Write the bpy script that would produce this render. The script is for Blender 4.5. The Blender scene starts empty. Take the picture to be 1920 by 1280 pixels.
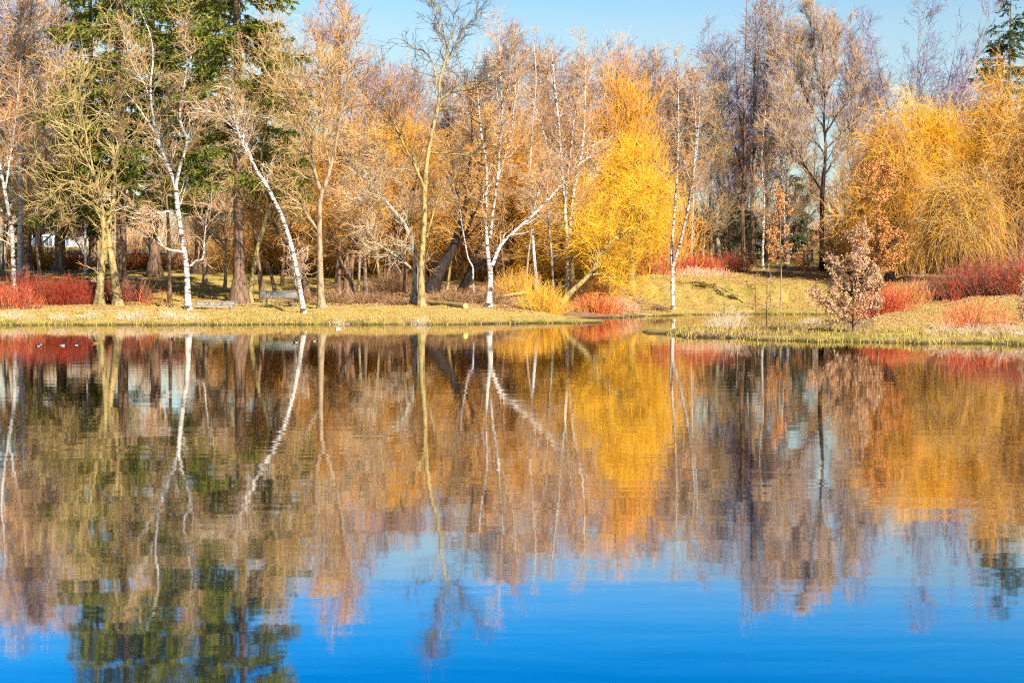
import bpy, math, random
import numpy as np
from mathutils import Vector
R = math.radians
sc = bpy.context.scene
COL = sc.collection
F = 2666.667; CAMH = 2.2; TH = math.atan(110.0 / F)
CT, ST = math.cos(TH), math.sin(TH)

# ------------------------------------------------------------------ camera, light, world
cd = bpy.data.cameras.new('camera'); cam = bpy.data.objects.new('camera', cd); COL.objects.link(cam)
cd.lens = 50; cd.sensor_width = 36; cd.clip_end = 6000; cd.clip_start = 0.1
cam.location = (0, 0, CAMH); cam.rotation_euler = (R(90) - TH, 0, 0)
sc.camera = cam
SUN_AZ, SUN_EL = 146.0, 33.0
sd = bpy.data.lights.new('sun', 'SUN'); sun = bpy.data.objects.new('sun', sd); COL.objects.link(sun)
sd.energy = 5.0; sd.angle = R(0.5); sd.color = (1.0, 0.90, 0.74)
sv = Vector((math.sin(R(SUN_AZ)) * math.cos(R(SUN_EL)), math.cos(R(SUN_AZ)) * math.cos(R(SUN_EL)), math.sin(R(SUN_EL))))
sun.rotation_euler = sv.to_track_quat('Z', 'Y').to_euler(); sun.location = (40, -40, 60)
w = bpy.data.worlds.new('World'); sc.world = w; w.use_nodes = True
nt = w.node_tree; bg = nt.nodes['Background']
sky = nt.nodes.new('ShaderNodeTexSky'); sky.sky_type = 'NISHITA'; sky.sun_disc = False
sky.sun_elevation = R(SUN_EL); sky.sun_rotation = R(SUN_AZ); sky.air_density = 1.0; sky.dust_density = 0.4; sky.ozone_density = 2.0
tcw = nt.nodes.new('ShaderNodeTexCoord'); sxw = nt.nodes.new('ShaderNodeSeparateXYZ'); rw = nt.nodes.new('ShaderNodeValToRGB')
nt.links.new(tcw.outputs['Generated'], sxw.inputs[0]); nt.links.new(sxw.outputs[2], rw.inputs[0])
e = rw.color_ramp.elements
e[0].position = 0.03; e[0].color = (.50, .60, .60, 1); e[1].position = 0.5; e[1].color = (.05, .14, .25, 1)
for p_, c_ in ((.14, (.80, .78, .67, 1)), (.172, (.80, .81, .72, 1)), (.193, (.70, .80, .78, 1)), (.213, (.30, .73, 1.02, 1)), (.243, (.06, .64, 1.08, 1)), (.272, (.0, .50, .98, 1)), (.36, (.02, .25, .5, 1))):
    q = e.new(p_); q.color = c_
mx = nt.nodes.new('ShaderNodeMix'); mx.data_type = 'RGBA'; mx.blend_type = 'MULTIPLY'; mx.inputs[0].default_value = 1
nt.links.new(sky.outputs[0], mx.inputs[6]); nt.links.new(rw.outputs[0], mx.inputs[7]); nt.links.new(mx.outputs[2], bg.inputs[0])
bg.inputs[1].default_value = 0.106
sc.view_settings.view_transform = 'Standard'; sc.view_settings.look = 'None'
sc.view_settings.exposure = 0.95; sc.view_settings.gamma = 1
sc.render.engine = 'CYCLES'
sc.cycles.use_denoising = False; sc.cycles.filter_width = 1.15
sc.cycles.max_bounces = 6; sc.cycles.diffuse_bounces = 3; sc.cycles.glossy_bounces = 3

# ------------------------------------------------------------------ pixel -> world
def ray(px, py):
    a = (px - 960) / F; b = (640 - py) / F
    return np.array([a, CT + b * ST, -ST + b * CT])
def P(px, py, Y):
    d = ray(px, py); t = Y / d[1]
    return np.array([d[0] * t, Y, CAMH + d[2] * t])
def zz(py, Y): return float(P(960, py, Y)[2])

# ------------------------------------------------------------------ terrain: profiles of the shore along lines of sight
LEFT = [(20, -1.5), (66, -1.2), (72, -.5), (74.0, -.02), (74.6, .16), (77.5, zz(591, 77.5)), (80, zz(584, 80)), (85, zz(573, 85)), (92, zz(558, 92)),
        (100, zz(540, 100)), (108, zz(524, 108)), (116, zz(513, 116)), (130, zz(502, 130)), (150, zz(484, 150)), (180, zz(471, 180)), (230, zz(464, 230)), (320, 10.8), (500, 12.5), (3000, 14)]
MID = [(20, -1.5), (66, -1.2), (73, -.5), (75.2, -.02), (75.8, .16), (78.5, zz(591, 78.5)), (81, zz(583, 81)), (84, zz(575, 84)), (92, zz(561, 92)),
       (100, zz(545, 100)), (108, zz(530, 108)), (116, zz(517, 116)), (130, zz(504, 130)), (150, zz(488, 150)), (180, zz(472, 180)), (230, zz(462, 230)), (320, 10.8), (500, 12.5), (3000, 14)]
FARM = [(108, zz(532, 108)), (118, zz(514, 118)), (125, zz(504, 125)), (140, zz(492, 140)), (170, zz(476, 170)), (230, zz(463, 230)), (320, 10.8), (500, 12.5), (3000, 14)]
COLS = {
 -900: LEFT, 300: LEFT, 640: MID, 860: MID,
 1000: [(20, -1.5), (66, -1.2), (74, -.5), (77.0, -.02), (77.6, .15), (80, .3), (84, zz(588, 84)), (90, zz(575, 90)), (98, zz(553, 98))] + FARM,
 1065: [(20, -1.5), (66, -1.2), (74, -.5), (77.2, -.02), (77.8, .14), (81, .22), (84, .14), (88, .2), (92, zz(583, 92)), (100, zz(560, 100))] + FARM,
 1125: [(20, -1.5), (66, -1.2), (74, -.5), (78.0, -.03), (78.6, .12), (81, .12), (82.5, -.1), (86, -.2), (88.5, -.02), (90, .2), (94, zz(580, 94)), (100, zz(560, 100))] + FARM,
 1150: [(20, -1.5), (66, -1.2), (74, -.8), (80, -.4), (86, -.3), (89.0, -.02), (90.5, .2), (95, zz(580, 95)), (101, zz(560, 101))] + FARM,
 1195: [(20, -1.5), (56, -1.2), (60, -.5), (62.0, -.12), (63, -.05), (64.5, -.12), (70, -.5), (86, -.4), (92, -.02), (94, .2), (98, zz(577, 98)), (104, zz(560, 104))] + FARM,
 1215: [(20, -1.5), (54, -1.2), (58, -.5), (61.2, -.02), (61.8, .10), (64, .10), (65.5, -.1), (70, -.5), (86, -.4), (93, -.02), (94.5, .2), (98, zz(578, 98)), (104, zz(560, 104))] + FARM,
 1300: [(20, -1.5), (50, -1.2), (55, -.5), (57.3, -.02), (58, .13), (62, .18), (68, .12), (70.5, -.1), (75, -.4), (90, -.4), (97.6, -.02), (99, .25), (103, zz(569, 103))] + FARM,
 1430: [(20, -1.5), (48, -1.2), (52, -.5), (54.2, -.02), (54.9, .14), (60, .2), (74, .14), (79, -.05), (84, -.3), (92, -.3), (99.2, -.02), (100.5, .25), (104, zz(568, 104))] + FARM,
 1550: [(20, -1.5), (47, -1.2), (51, -.5), (53.2, -.02), (53.9, .14), (60, .22), (74, .2), (83, .08), (87, -.1), (94, -.15), (99.2, -.02), (100.5, .25), (104, zz(566, 104))] + FARM,
 1610: [(20, -1.5), (46, -1.2), (50, -.5), (52.4, -.02), (53, .15), (60, .28), (66, .36), (75, .34), (90, .3), (100, .5), (106, zz(560, 106)), (114, zz(535, 114)), (125, zz(512, 125)), (150, zz(490, 150)), (230, zz(463, 230)), (320, 10.8), (500, 12.5), (3000, 14)],
 1700: [(20, -1.5), (46, -1.2), (50, -.5), (51.8, -.02), (52.4, .15), (58, .28), (65, zz(603, 65)), (70, zz(592, 70)), (78, zz(577, 78)), (88, zz(556, 88)), (100, zz(530, 100)), (115, zz(510, 115)), (150, zz(488, 150)), (230, zz(463, 230)), (320, 10.8), (500, 12.5), (3000, 14)],
 1920: [(20, -1.5), (44, -1.2), (48.5, -.5), (50.6, -.02), (51.2, .15), (56, .32), (61, zz(612, 61)), (66, zz(589, 66)), (72, zz(567, 72)), (80, zz(554, 80)), (95, zz(530, 95)), (115, zz(508, 115)), (150, zz(486, 150)), (230, zz(463, 230)), (320, 10.8), (500, 12.5), (3000, 14)],
}
COLS[2900] = COLS[1920]
CK = np.array(sorted(COLS))
def ground(X, Y):
    X = np.asarray(X, float); Y = np.maximum(np.asarray(Y, float), 5.0)
    px = np.clip(960 + X / Y * F, CK[0], CK[-1])
    # ragged shoreline
    Yn = Y + .35 * np.sin(X * 1.7 + 1.3) + .25 * np.sin(X * 3.9) + .18 * np.sin(X * 7.3 + .6)
    prof = np.stack([np.interp(Yn, [q[0] for q in COLS[k]], [q[1] for q in COLS[k]]) for k in CK])
    i = np.clip(np.searchsorted(CK, px, side='right') - 1, 0, len(CK) - 2)
    t = (px - CK[i]) / (CK[i + 1] - CK[i]); t = t * t * (3 - 2 * t)
    flat = prof.reshape(len(CK), -1); idx = np.arange(flat.shape[1]); ii = np.ravel(i)
    z = (flat[ii, idx] * (1 - np.ravel(t)) + flat[ii + 1, idx] * np.ravel(t)).reshape(px.shape)
    bump = .05 * np.sin(X * .9 + Y * .7) * np.sin(Y * 1.1 - X * .3) + .04 * np.sin(X * 2.3 - Y * 1.9)
    return z + bump * np.clip((z - .15) / .4, 0, 1)
def gz(X, Y): return float(ground(np.array([X]), np.array([Y]))[0])
def base(px, py):
    """the spot on the ground seen at this pixel"""
    Y = np.arange(50.0, 420.0, .25); d = ray(px, py)
    t = Y / d[1]; z = CAMH + d[2] * t; g = ground(d[0] * t, Y)
    k = np.nonzero((z <= g) & (g > -.02))[0]
    k = k[0] if len(k) else len(Y) - 1
    return np.array([d[0] * t[k], Y[k], g[k]])

# ------------------------------------------------------------------ materials
MATS = {}
def newmat(name):
    m = bpy.data.materials.new(name); m.use_nodes = True; MATS[name] = m
    b = m.node_tree.nodes['Principled BSDF']; b.inputs['Roughness'].default_value = .85
    b.inputs['Specular IOR Level'].default_value = .25
    return m, m.node_tree, b
def ramp(nt, cols, poss=None, interp='LINEAR'):
    r = nt.nodes.new('ShaderNodeValToRGB'); r.color_ramp.interpolation = interp
    e = r.color_ramp.elements; n = len(cols)
    poss = poss or [i / max(n - 1, 1) for i in range(n)]
    while len(e) < n: e.new(.5)
    for i in range(n): e[i].position = poss[i]; e[i].color = (*cols[i], 1)
    return r
def island(name, cols, rough=.8):
    """twigs, stems and leaves: each piece its own hue"""
    m, nt, b = newmat(name)
    g = nt.nodes.new('ShaderNodeNewGeometry'); r = ramp(nt, cols)
    nt.links.new(g.outputs['Random Per Island'], r.inputs[0]); nt.links.new(r.outputs[0], b.inputs['Base Color'])
    b.inputs['Roughness'].default_value = rough
    return m
def noise(nt, scale, vec_scale=(1, 1, 1), detail=4, rough=.6, coord='Object'):
    tc = nt.nodes.new('ShaderNodeTexCoord'); mp = nt.nodes.new('ShaderNodeMapping'); mp.inputs['Scale'].default_value = vec_scale
    n = nt.nodes.new('ShaderNodeTexNoise'); n.inputs['Scale'].default_value = scale; n.inputs['Detail'].default_value = detail; n.inputs['Roughness'].default_value = rough
    nt.links.new(tc.outputs[coord], mp.inputs[0]); nt.links.new(mp.outputs[0], n.inputs['Vector'])
    return n
def bark(name, c1, c2, dark, sc_=(6, 6, 1.4), amount=.42, bump=.5):
    m, nt, b = newmat(name)
    n = noise(nt, 1.0, sc_); r = ramp(nt, [dark, c1, c2], [amount - .1, amount + .04, .75])
    nt.links.new(n.outputs[0], r.inputs[0]); nt.links.new(r.outputs[0], b.inputs['Base Color'])
    n2 = noise(nt, 3.0, sc_); bp = nt.nodes.new('ShaderNodeBump'); bp.inputs['Strength'].default_value = bump; bp.inputs['Distance'].default_value = .04
    nt.links.new(n2.outputs[0], bp.inputs['Height']); nt.links.new(bp.outputs[0], b.inputs['Normal'])
    return m
def plain(name, c, rough=.6, metal=0.0, var=.25):
    m, nt, b = newmat(name)
    n = noise(nt, 4.0); r = ramp(nt, [tuple(x * (1 - var) for x in c), tuple(min(1, x * (1 + var)) for x in c)], [.3, .7])
    nt.links.new(n.outputs[0], r.inputs[0]); nt.links.new(r.outputs[0], b.inputs['Base Color'])
    b.inputs['Roughness'].default_value = rough; b.inputs['Metallic'].default_value = metal
    return m
mbk = bark('birch_bark', (.58, .55, .52), (.78, .75, .72), (.06, .045, .04), (1.8, 1.8, 6.5), .49, .3)
nt = mbk.node_tree; bb = nt.nodes['Principled BSDF']; lk = bb.inputs['Base Color'].links[0].from_socket
tc_ = nt.nodes.new('ShaderNodeTexCoord'); sp_ = nt.nodes.new('ShaderNodeSeparateXYZ'); nt.links.new(tc_.outputs['Object'], sp_.inputs[0])
nf_ = noise(nt, 4.0, (1, 1, .7)); md_ = nt.nodes.new('ShaderNodeMath'); md_.operation = 'MULTIPLY_ADD'; nt.links.new(nf_.outputs[0], md_.inputs[0]); md_.inputs[1].default_value = 1.6; nt.links.new(sp_.outputs[2], md_.inputs[2])
rf_ = ramp(nt, [(1, 1, 1), (0, 0, 0)], [.75, 1.15]); nt.links.new(md_.outputs[0], rf_.inputs[0])
mf_ = nt.nodes.new('ShaderNodeMix'); mf_.data_type = 'RGBA'; nt.links.new(rf_.outputs[0], mf_.inputs[0]); nt.links.new(lk, mf_.inputs[6]); mf_.inputs[7].default_value = (.10, .075, .06, 1); nt.links.new(mf_.outputs[2], bb.inputs['Base Color'])
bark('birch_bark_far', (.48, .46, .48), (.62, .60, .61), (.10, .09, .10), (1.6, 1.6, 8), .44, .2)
bark('tan_bark', (.34, .26, .10), (.50, .39, .18), (.06, .045, .03), (5, 5, 2.2), .45, .8)
bark('pale_tan_bark', (.32, .23, .14), (.48, .36, .24), (.09, .06, .045), (5, 5, 2.0), .44, .8)
bark('brown_bark', (.20, .12, .075), (.32, .21, .14), (.05, .03, .025), (9, 9, 1.2), .45)
bark('dark_and_shaded_bark', (.03, .022, .02), (.075, .05, .04), (.010, .008, .009), (9, 9, 1.5), .45)  # naturally dark barks, plus shade coloured onto the egg-crowned tree's trunk
bark('lichen_bark', (.30, .27, .20), (.46, .43, .36), (.05, .04, .03), (5, 5, 2), .46)
bark('log_bark', (.35, .25, .10), (.5, .4, .2), (.12, .08, .04), (5, 5, 5), .4)
plain('cut_wood', (.85, .62, .18))
island('twig_tan', [(.22, .12, .05), (.48, .27, .095), (.64, .42, .20), (.58, .31, .085)])
island('twig_orange', [(.42, .17, .03), (.72, .32, .045), (.76, .42, .09), (.54, .25, .06)])
island('twig_lichen', [(.20, .18, .12), (.34, .31, .21), (.46, .43, .32), (.30, .24, .14)])
island('twig_olive', [(.30, .22, .08), (.45, .34, .13), (.56, .44, .20), (.40, .27, .12)])
island('twig_purple', [(.16, .15, .25), (.26, .26, .43), (.35, .34, .50), (.44, .27, .14)])
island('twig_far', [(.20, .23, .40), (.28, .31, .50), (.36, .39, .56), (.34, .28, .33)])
island('twig_red', [(.34, .15, .06), (.52, .26, .09), (.60, .38, .19), (.42, .24, .13)])
island('twig_dark', [(.05, .035, .03), (.12, .075, .05), (.20, .12, .08)])
island('twig_pale', [(.48, .38, .28), (.60, .49, .37), (.38, .29, .20), (.52, .36, .22)])
island('willow_gold', [(.48, .23, .02), (.78, .40, .03), (.90, .52, .05), (.62, .30, .03)])
island('willow_yellow', [(.60, .31, .02), (.90, .50, .025), (.95, .61, .035), (.78, .40, .02)])
island('willow_orange', [(.60, .24, .02), (.84, .38, .025), (.90, .47, .04), (.66, .29, .03)])
island('willow_tan', [(.36, .21, .07), (.52, .33, .12), (.64, .44, .20), (.45, .26, .09)])
island('stem_red', [(.60, .02, .012), (.72, .05, .02), (.36, .02, .015), (.16, .05, .03), (.64, .12, .03)], .5)
island('stem_darkred', [(.10, .03, .02), (.28, .035, .02), (.36, .07, .035), (.16, .07, .04)], .6)
island('stem_coral', [(.70, .11, .03), (.78, .22, .06), (.74, .32, .12), (.46, .14, .06)], .6)
island('stem_orange', [(.84, .34, .03), (.92, .48, .04), (.88, .26, .05), (.86, .54, .05)], .6)
island('stem_yellow', [(.48, .30, .03), (.64, .42, .04), (.54, .36, .06), (.34, .22, .06)], .6)
island('bramble', [(.20, .09, .06), (.34, .16, .10), (.42, .24, .15), (.14, .10, .04), (.30, .12, .10)])
island('bramble_leaf', [(.05, .07, .02), (.10, .10, .03), (.22, .10, .05), (.35, .16, .07)])
island('straw', [(.62, .45, .30), (.74, .58, .42), (.80, .66, .52), (.55, .38, .26)])
island('grass', [(.28, .27, .03), (.48, .40, .06), (.60, .44, .16), (.38, .34, .04), (.44, .28, .12), (.28, .17, .09), (.54, .44, .10)])
island('straw_grass', [(.54, .34, .14), (.66, .45, .20), (.44, .27, .10), (.60, .42, .14)])
island('grass_lawn', [(.46, .35, .09), (.60, .42, .15), (.42, .34, .06), (.60, .42, .19), (.38, .24, .10)])
island('oak_leaf_tan', [(.40, .21, .11), (.58, .35, .20), (.68, .46, .29), (.46, .25, .13)])
island('oak_leaf_orange', [(.46, .17, .05), (.68, .29, .08), (.72, .38, .14), (.54, .23, .08)])
island('fallen_leaf', [(.36, .18, .06), (.55, .30, .11), (.62, .40, .2), (.42, .2, .08)])
island('needle', [(.06, .085, .010), (.11, .14, .018), (.21, .22, .025), (.09, .11, .018), (.28, .26, .035)])
island('needle_dark', [(.02, .05, .022), (.04, .08, .03), (.07, .11, .035), (.10, .13, .03)])
island('needle_bright', [(.12, .17, .02), (.20, .24, .03), (.26, .28, .05)])
plain('bench_metal', (.22, .25, .25), .45, .3)
plain('bench_slat', (.36, .38, .36), .55)
plain('white_wall', (.78, .78, .78), .7, 0, .05)
plain('blue_glass', (.10, .16, .28), .2)
plain('dark_roof', (.06, .05, .06), .8)
plain('dark_wall', (.07, .055, .05), .8)
plain('white_paint', (.75, .75, .78), .6, 0, .05)
plain('blue_paint', (.03, .15, .65), .5)
plain('dark_wood', (.035, .03, .03), .7)
plain('duck_black', (.02, .02, .025), .5); plain('duck_white', (.58, .57, .56), .6, 0, .05); plain('duck_brown', (.42, .17, .05), .6); plain('duck_grey', (.30, .29, .30), .6)

# ------------------------------------------------------------------ mesh builders
def mesh_obj(name, V, Fq, mats, midx=None, smooth=False, parent=None):
    """V (n,3); Fq list of (m,k) index arrays"""
    me = bpy.data.meshes.new(name)
    V = np.asarray(V, np.float32); me.vertices.add(len(V)); me.vertices.foreach_set('co', V.ravel())
    tot = np.concatenate([np.full(len(f), f.shape[1], np.int32) for f in Fq]); loops = np.concatenate([f.ravel() for f in Fq]).astype(np.int32)
    me.loops.add(len(loops)); me.loops.foreach_set('vertex_index', loops)
    me.polygons.add(len(tot)); st = np.zeros(len(tot), np.int32); st[1:] = np.cumsum(tot)[:-1]
    me.polygons.foreach_set('loop_start', st); me.polygons.foreach_set('loop_total', tot)
    if midx is not None: me.polygons.foreach_set('material_index', np.asarray(midx, np.int32))
    me.polygons.foreach_set('use_smooth', np.full(len(tot), smooth))
    for m in mats: me.materials.append(MATS[m])
    me.update(calc_edges=True)
    o = bpy.data.objects.new(name, me); COL.objects.link(o)
    if parent is not None: o.parent = parent
    return o
class MB:
    def __init__(s): s.V = []; s.F = []; s.M = []; s.n = 0; s.mats = []
    def mat(s, m):
        if m not in s.mats: s.mats.append(m)
        return s.mats.index(m)
    def add(s, V, Fs, m):
        k = s.mat(m); V = np.asarray(V, float).reshape(-1, 3)
        for f in Fs: s.F.append(np.asarray(f) + s.n); s.M.append(np.full(len(f), k))
        s.V.append(V); s.n += len(V)
    def tubes(s, pts, rad, m, k=3, cap=False):
        N, n, _ = pts.shape
        if N == 0: return
        tg = np.gradient(pts, axis=1); tg /= np.linalg.norm(tg, axis=2, keepdims=True) + 1e-9
        mean = pts[:, -1] - pts[:, 0]; ref = np.where(np.abs(mean[:, 2:3]) > .8 * np.linalg.norm(mean, axis=1, keepdims=True), np.array([[1., 0, 0]]), np.array([[0, 0, 1.]]))
        a = np.cross(tg, ref[:, None, :]); a /= np.linalg.norm(a, axis=2, keepdims=True) + 1e-9
        b = np.cross(tg, a)
        ang = np.arange(k) * 2 * math.pi / k
        ring = pts[:, :, None, :] + rad[:, :, None, None] * (np.cos(ang)[None, None, :, None] * a[:, :, None, :] + np.sin(ang)[None, None, :, None] * b[:, :, None, :])
        I = np.arange(N * n * k).reshape(N, n, k)
        A = I[:, :-1, :]; B = np.roll(A, -1, axis=2); D = I[:, 1:, :]; C = np.roll(D, -1, axis=2)
        fs = [np.stack([A, D, C, B], -1).reshape(-1, 4)]
        if cap: fs.append(I[:, -1, :]); fs.append(I[:, 0, ::-1])
        s.add(ring.reshape(-1, 3), fs, m)
    def leaves(s, pos, d, L, W, m, rng, fold=.25):
        """small folded leaf blades: 4 corners, crease along the middle"""
        N = len(pos); d = d / (np.linalg.norm(d, axis=1, keepdims=True) + 1e-9)
        r = rng.normal(size=(N, 3)); sd_ = np.cross(d, r); sd_ /= np.linalg.norm(sd_, axis=1, keepdims=True) + 1e-9
        up = np.cross(sd_, d); L = np.reshape(L, (-1, 1)); W = np.reshape(W, (-1, 1))
        mid = pos + d * L * .45
        V = np.stack([pos, mid + sd_ * W * .5 + up * W * fold, pos + d * L, mid - sd_ * W * .5 + up * W * fold], 1)
        I = np.arange(N * 4).reshape(N, 4)
        s.add(V.reshape(-1, 3), [I[:, [0, 1, 2]], I[:, [0, 2, 3]]], m)
    def box(s, c, sz, m, rot=None):
        x, y, z = [q / 2 for q in sz]
        V = np.array([[-x, -y, -z], [x, -y, -z], [x, y, -z], [-x, y, -z], [-x, -y, z], [x, -y, z], [x, y, z], [-x, y, z]])
        if rot is not None: V = V @ rot.T
        s.add(V + np.array(c), [np.array([[0, 3, 2, 1], [4, 5, 6, 7], [0, 1, 5, 4], [1, 2, 6, 5], [2, 3, 7, 6], [3, 0, 4, 7]])], m)
    def build(s, name, parent=None, smooth=False, off=None):
        V = np.concatenate(s.V)
        if off is not None: V = V - np.array(off)
        return mesh_obj(name, V, s.F, s.mats, np.concatenate(s.M), smooth, parent)
def tag(o, label=None, cat=None, group=None, kind=None):
    for k, v in (('label', label), ('category', cat), ('group', group), ('kind', kind)):
        if v: o[k] = v
    return o
def empty(name, loc, label, cat, group=None, rz=0):
    o = bpy.data.objects.new(name, None); COL.objects.link(o); o.location = loc; o.rotation_euler = (0, 0, rz); o.empty_display_size = .3
    return tag(o, label, cat, group)
def copy_tree(src, loc, s, rz, label, group=None):
    r = src.copy(); COL.objects.link(r); r.location = loc; r.scale = s; r.rotation_euler = (0, 0, rz); r['label'] = label
    if group: r['group'] = group
    for ch in list(src.children):
        c = ch.copy(); COL.objects.link(c); c.parent = r
    return r

# ------------------------------------------------------------------ growth
def resample(pts, n, rad=None):
    pts = np.asarray(pts, float); m = len(pts)
    if m > 2:   # Catmull-Rom
        q = np.vstack([2 * pts[0] - pts[1], pts, 2 * pts[-1] - pts[-2]]); out = []; rr = []
        for i in range(m - 1):
            for t in np.linspace(0, 1, 12, endpoint=False):
                p0, p1, p2, p3 = q[i:i + 4]
                out.append(.5 * (2 * p1 + (p2 - p0) * t + (2 * p0 - 5 * p1 + 4 * p2 - p3) * t * t + (3 * p1 - p0 - 3 * p2 + p3) * t ** 3))
                if rad is not None: rr.append(rad[i] * (1 - t) + rad[i + 1] * t)
        out.append(pts[-1]); rr.append(rad[-1] if rad is not None else 0); pts = np.array(out); rad = np.array(rr)
    d = np.r_[0, np.cumsum(np.linalg.norm(np.diff(pts, axis=0), axis=1))]; u = np.linspace(0, d[-1], n)
    o = np.stack([np.interp(u, d, pts[:, i]) for i in range(3)], 1)
    return o, np.interp(u, d, rad)
def grow(pp, pr, N, L, rng, t0=.15, t1=1.0, ang=45, up=.1, wander=.18, npts=5, rr=.5, rmax=.03, rtip=.004, lt=.5, grav=0., angsd=12, maxfrac=None, upd=0.):
    """N children spread along the parent curves pp (M,n,3)"""
    M, n, _ = pp.shape
    t0 = np.broadcast_to(np.asarray(t0, float), (M,))
    ln = np.linalg.norm(np.diff(pp, axis=1), axis=2).sum(1); wts = ln * (t1 - t0) + 1e-9
    i = rng.choice(M, N, p=wts / wts.sum()); t = t0[i] + (t1 - t0[i]) * rng.random(N) ** .85
    u = np.clip(t * (n - 1), 0, n - 1.001); j = u.astype(int); f = (u - j)[:, None]
    p = pp[i, j] * (1 - f) + pp[i, j + 1] * f; tg = pp[i, j + 1] - pp[i, j]; tg /= np.linalg.norm(tg, axis=1, keepdims=True) + 1e-9
    r0 = pr[i, j] * (1 - f[:, 0]) + pr[i, j + 1] * f[:, 0]
    v = np.cross(tg, rng.normal(size=(N, 3))); v /= np.linalg.norm(v, axis=1, keepdims=True) + 1e-9
    a = np.radians(np.clip(rng.normal(ang, angsd, N), 8, 110))[:, None]
    d = np.cos(a) * tg + np.sin(a) * v; d[:, 2] += upd
    d /= np.linalg.norm(d, axis=1, keepdims=True)
    Ls = L * (1 - lt * t) * rng.uniform(.5, 1.25, N)
    if maxfrac: Ls = np.minimum(Ls, ln[i] * maxfrac)
    out = np.zeros((N, npts, 3)); out[:, 0] = p; step = (Ls / (npts - 1))[:, None]
    for k in range(1, npts):
        d = d + wander * rng.normal(size=(N, 3)); d[:, 2] += up - grav * k
        d /= np.linalg.norm(d, axis=1, keepdims=True); out[:, k] = out[:, k - 1] + d * step
    rs = np.clip(r0 * rr, rtip * 1.3, rmax)
    rad = rs[:, None] + (rtip - rs)[:, None] * np.linspace(0, 1, npts)[None, :]
    return out, rad
def cut_low(pts, rad, zmin):
    k = pts[:, :, 2].min(1) > zmin
    return pts[k], rad[k]

# growth habits: list of (N, length, kwargs, material)
HAB = {
 'maple': [(85, 2.6, dict(ang=48, up=.10, wander=.22, npts=7, rr=.6, rmax=.075, rtip=.012), 0), (620, 1.7, dict(ang=45, up=.08, wander=.26, npts=6, rmax=.034, rtip=.011), 1), (1700, .85, dict(ang=42, up=.06, wander=.34, npts=4, rmax=.016, rtip=.008), 1)],
 'birch': [(60, 2.1, dict(ang=40, up=.06, wander=.16, npts=6, rr=.5, rmax=.045, rtip=.010), 0), (520, 1.35, dict(ang=40, up=.02, wander=.22, npts=5, rmax=.022, rtip=.009), 1), (1400, .85, dict(ang=38, up=-.03, wander=.27, npts=4, rmax=.013, rtip=.007), 1)],
 'lean': [(45, 1.8, dict(ang=40, up=.06, wander=.18, npts=6, rr=.5, rmax=.035, rtip=.010), 0), (340, 1.1, dict(ang=40, up=.03, wander=.22, npts=5, rmax=.02, rtip=.009), 1), (1600, .65, dict(ang=38, up=0, wander=.27, npts=4, rmax=.012, rtip=.007), 1)],
 'thin': [(26, 1.3, dict(ang=42, up=.08, wander=.16, npts=5, rr=.4, rmax=.02), 0), (160, .8, dict(ang=40, up=.04, wander=.2, npts=4, rmax=.010, rtip=.005), 1), (800, .55, dict(ang=40, up=.02, wander=.25, npts=3, rmax=.011, rtip=.007), 1)],
 'oldwillow': [(90, 2.7, dict(ang=50, up=.05, wander=.27, npts=7, rr=.55, rmax=.07, rtip=.012), 0), (620, 1.5, dict(ang=45, up=.04, wander=.25, npts=5, rmax=.022, rtip=.009), 1), (2000, 1.05, dict(ang=40, up=-.02, wander=.28, npts=4, rmax=.013, rtip=.008), 1)],
 'egg': [(70, 4.6, dict(ang=30, up=.16, wander=.08, npts=8, rr=.5, rmax=.05, lt=.5), 0), (900, 1.7, dict(ang=30, up=.11, wander=.14, npts=6, rmax=.022, rtip=.010), 2), (5600, .95, dict(ang=28, up=.10, wander=.18, npts=4, rmax=.014, rtip=.009), 1)],
 'pole': [(10, .8, dict(ang=60, up=.0, wander=.2, npts=5, rr=.3, rmax=.03), 0), (60, .5, dict(ang=50, up=0, wander=.2, npts=4, rmax=.012, rtip=.005), 1)],
}
def bole(mb_mat, pts, rad, k=10, flare=0.0, sink=.25):
    mb = MB(); pts = pts.copy(); rad = rad.copy()
    if flare:
        s = np.r_[0, np.cumsum(np.linalg.norm(np.diff(pts, axis=0), axis=1))]
        rad *= 1 + flare * np.exp(-s / .35)
        pts = np.vstack([pts[0] - np.array([0, 0, sink]), pts]); rad = np.r_[rad[0] * 1.15, rad]
    mb.tubes(pts[None], rad[None], mb_mat, k, cap=True)
    return mb
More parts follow.
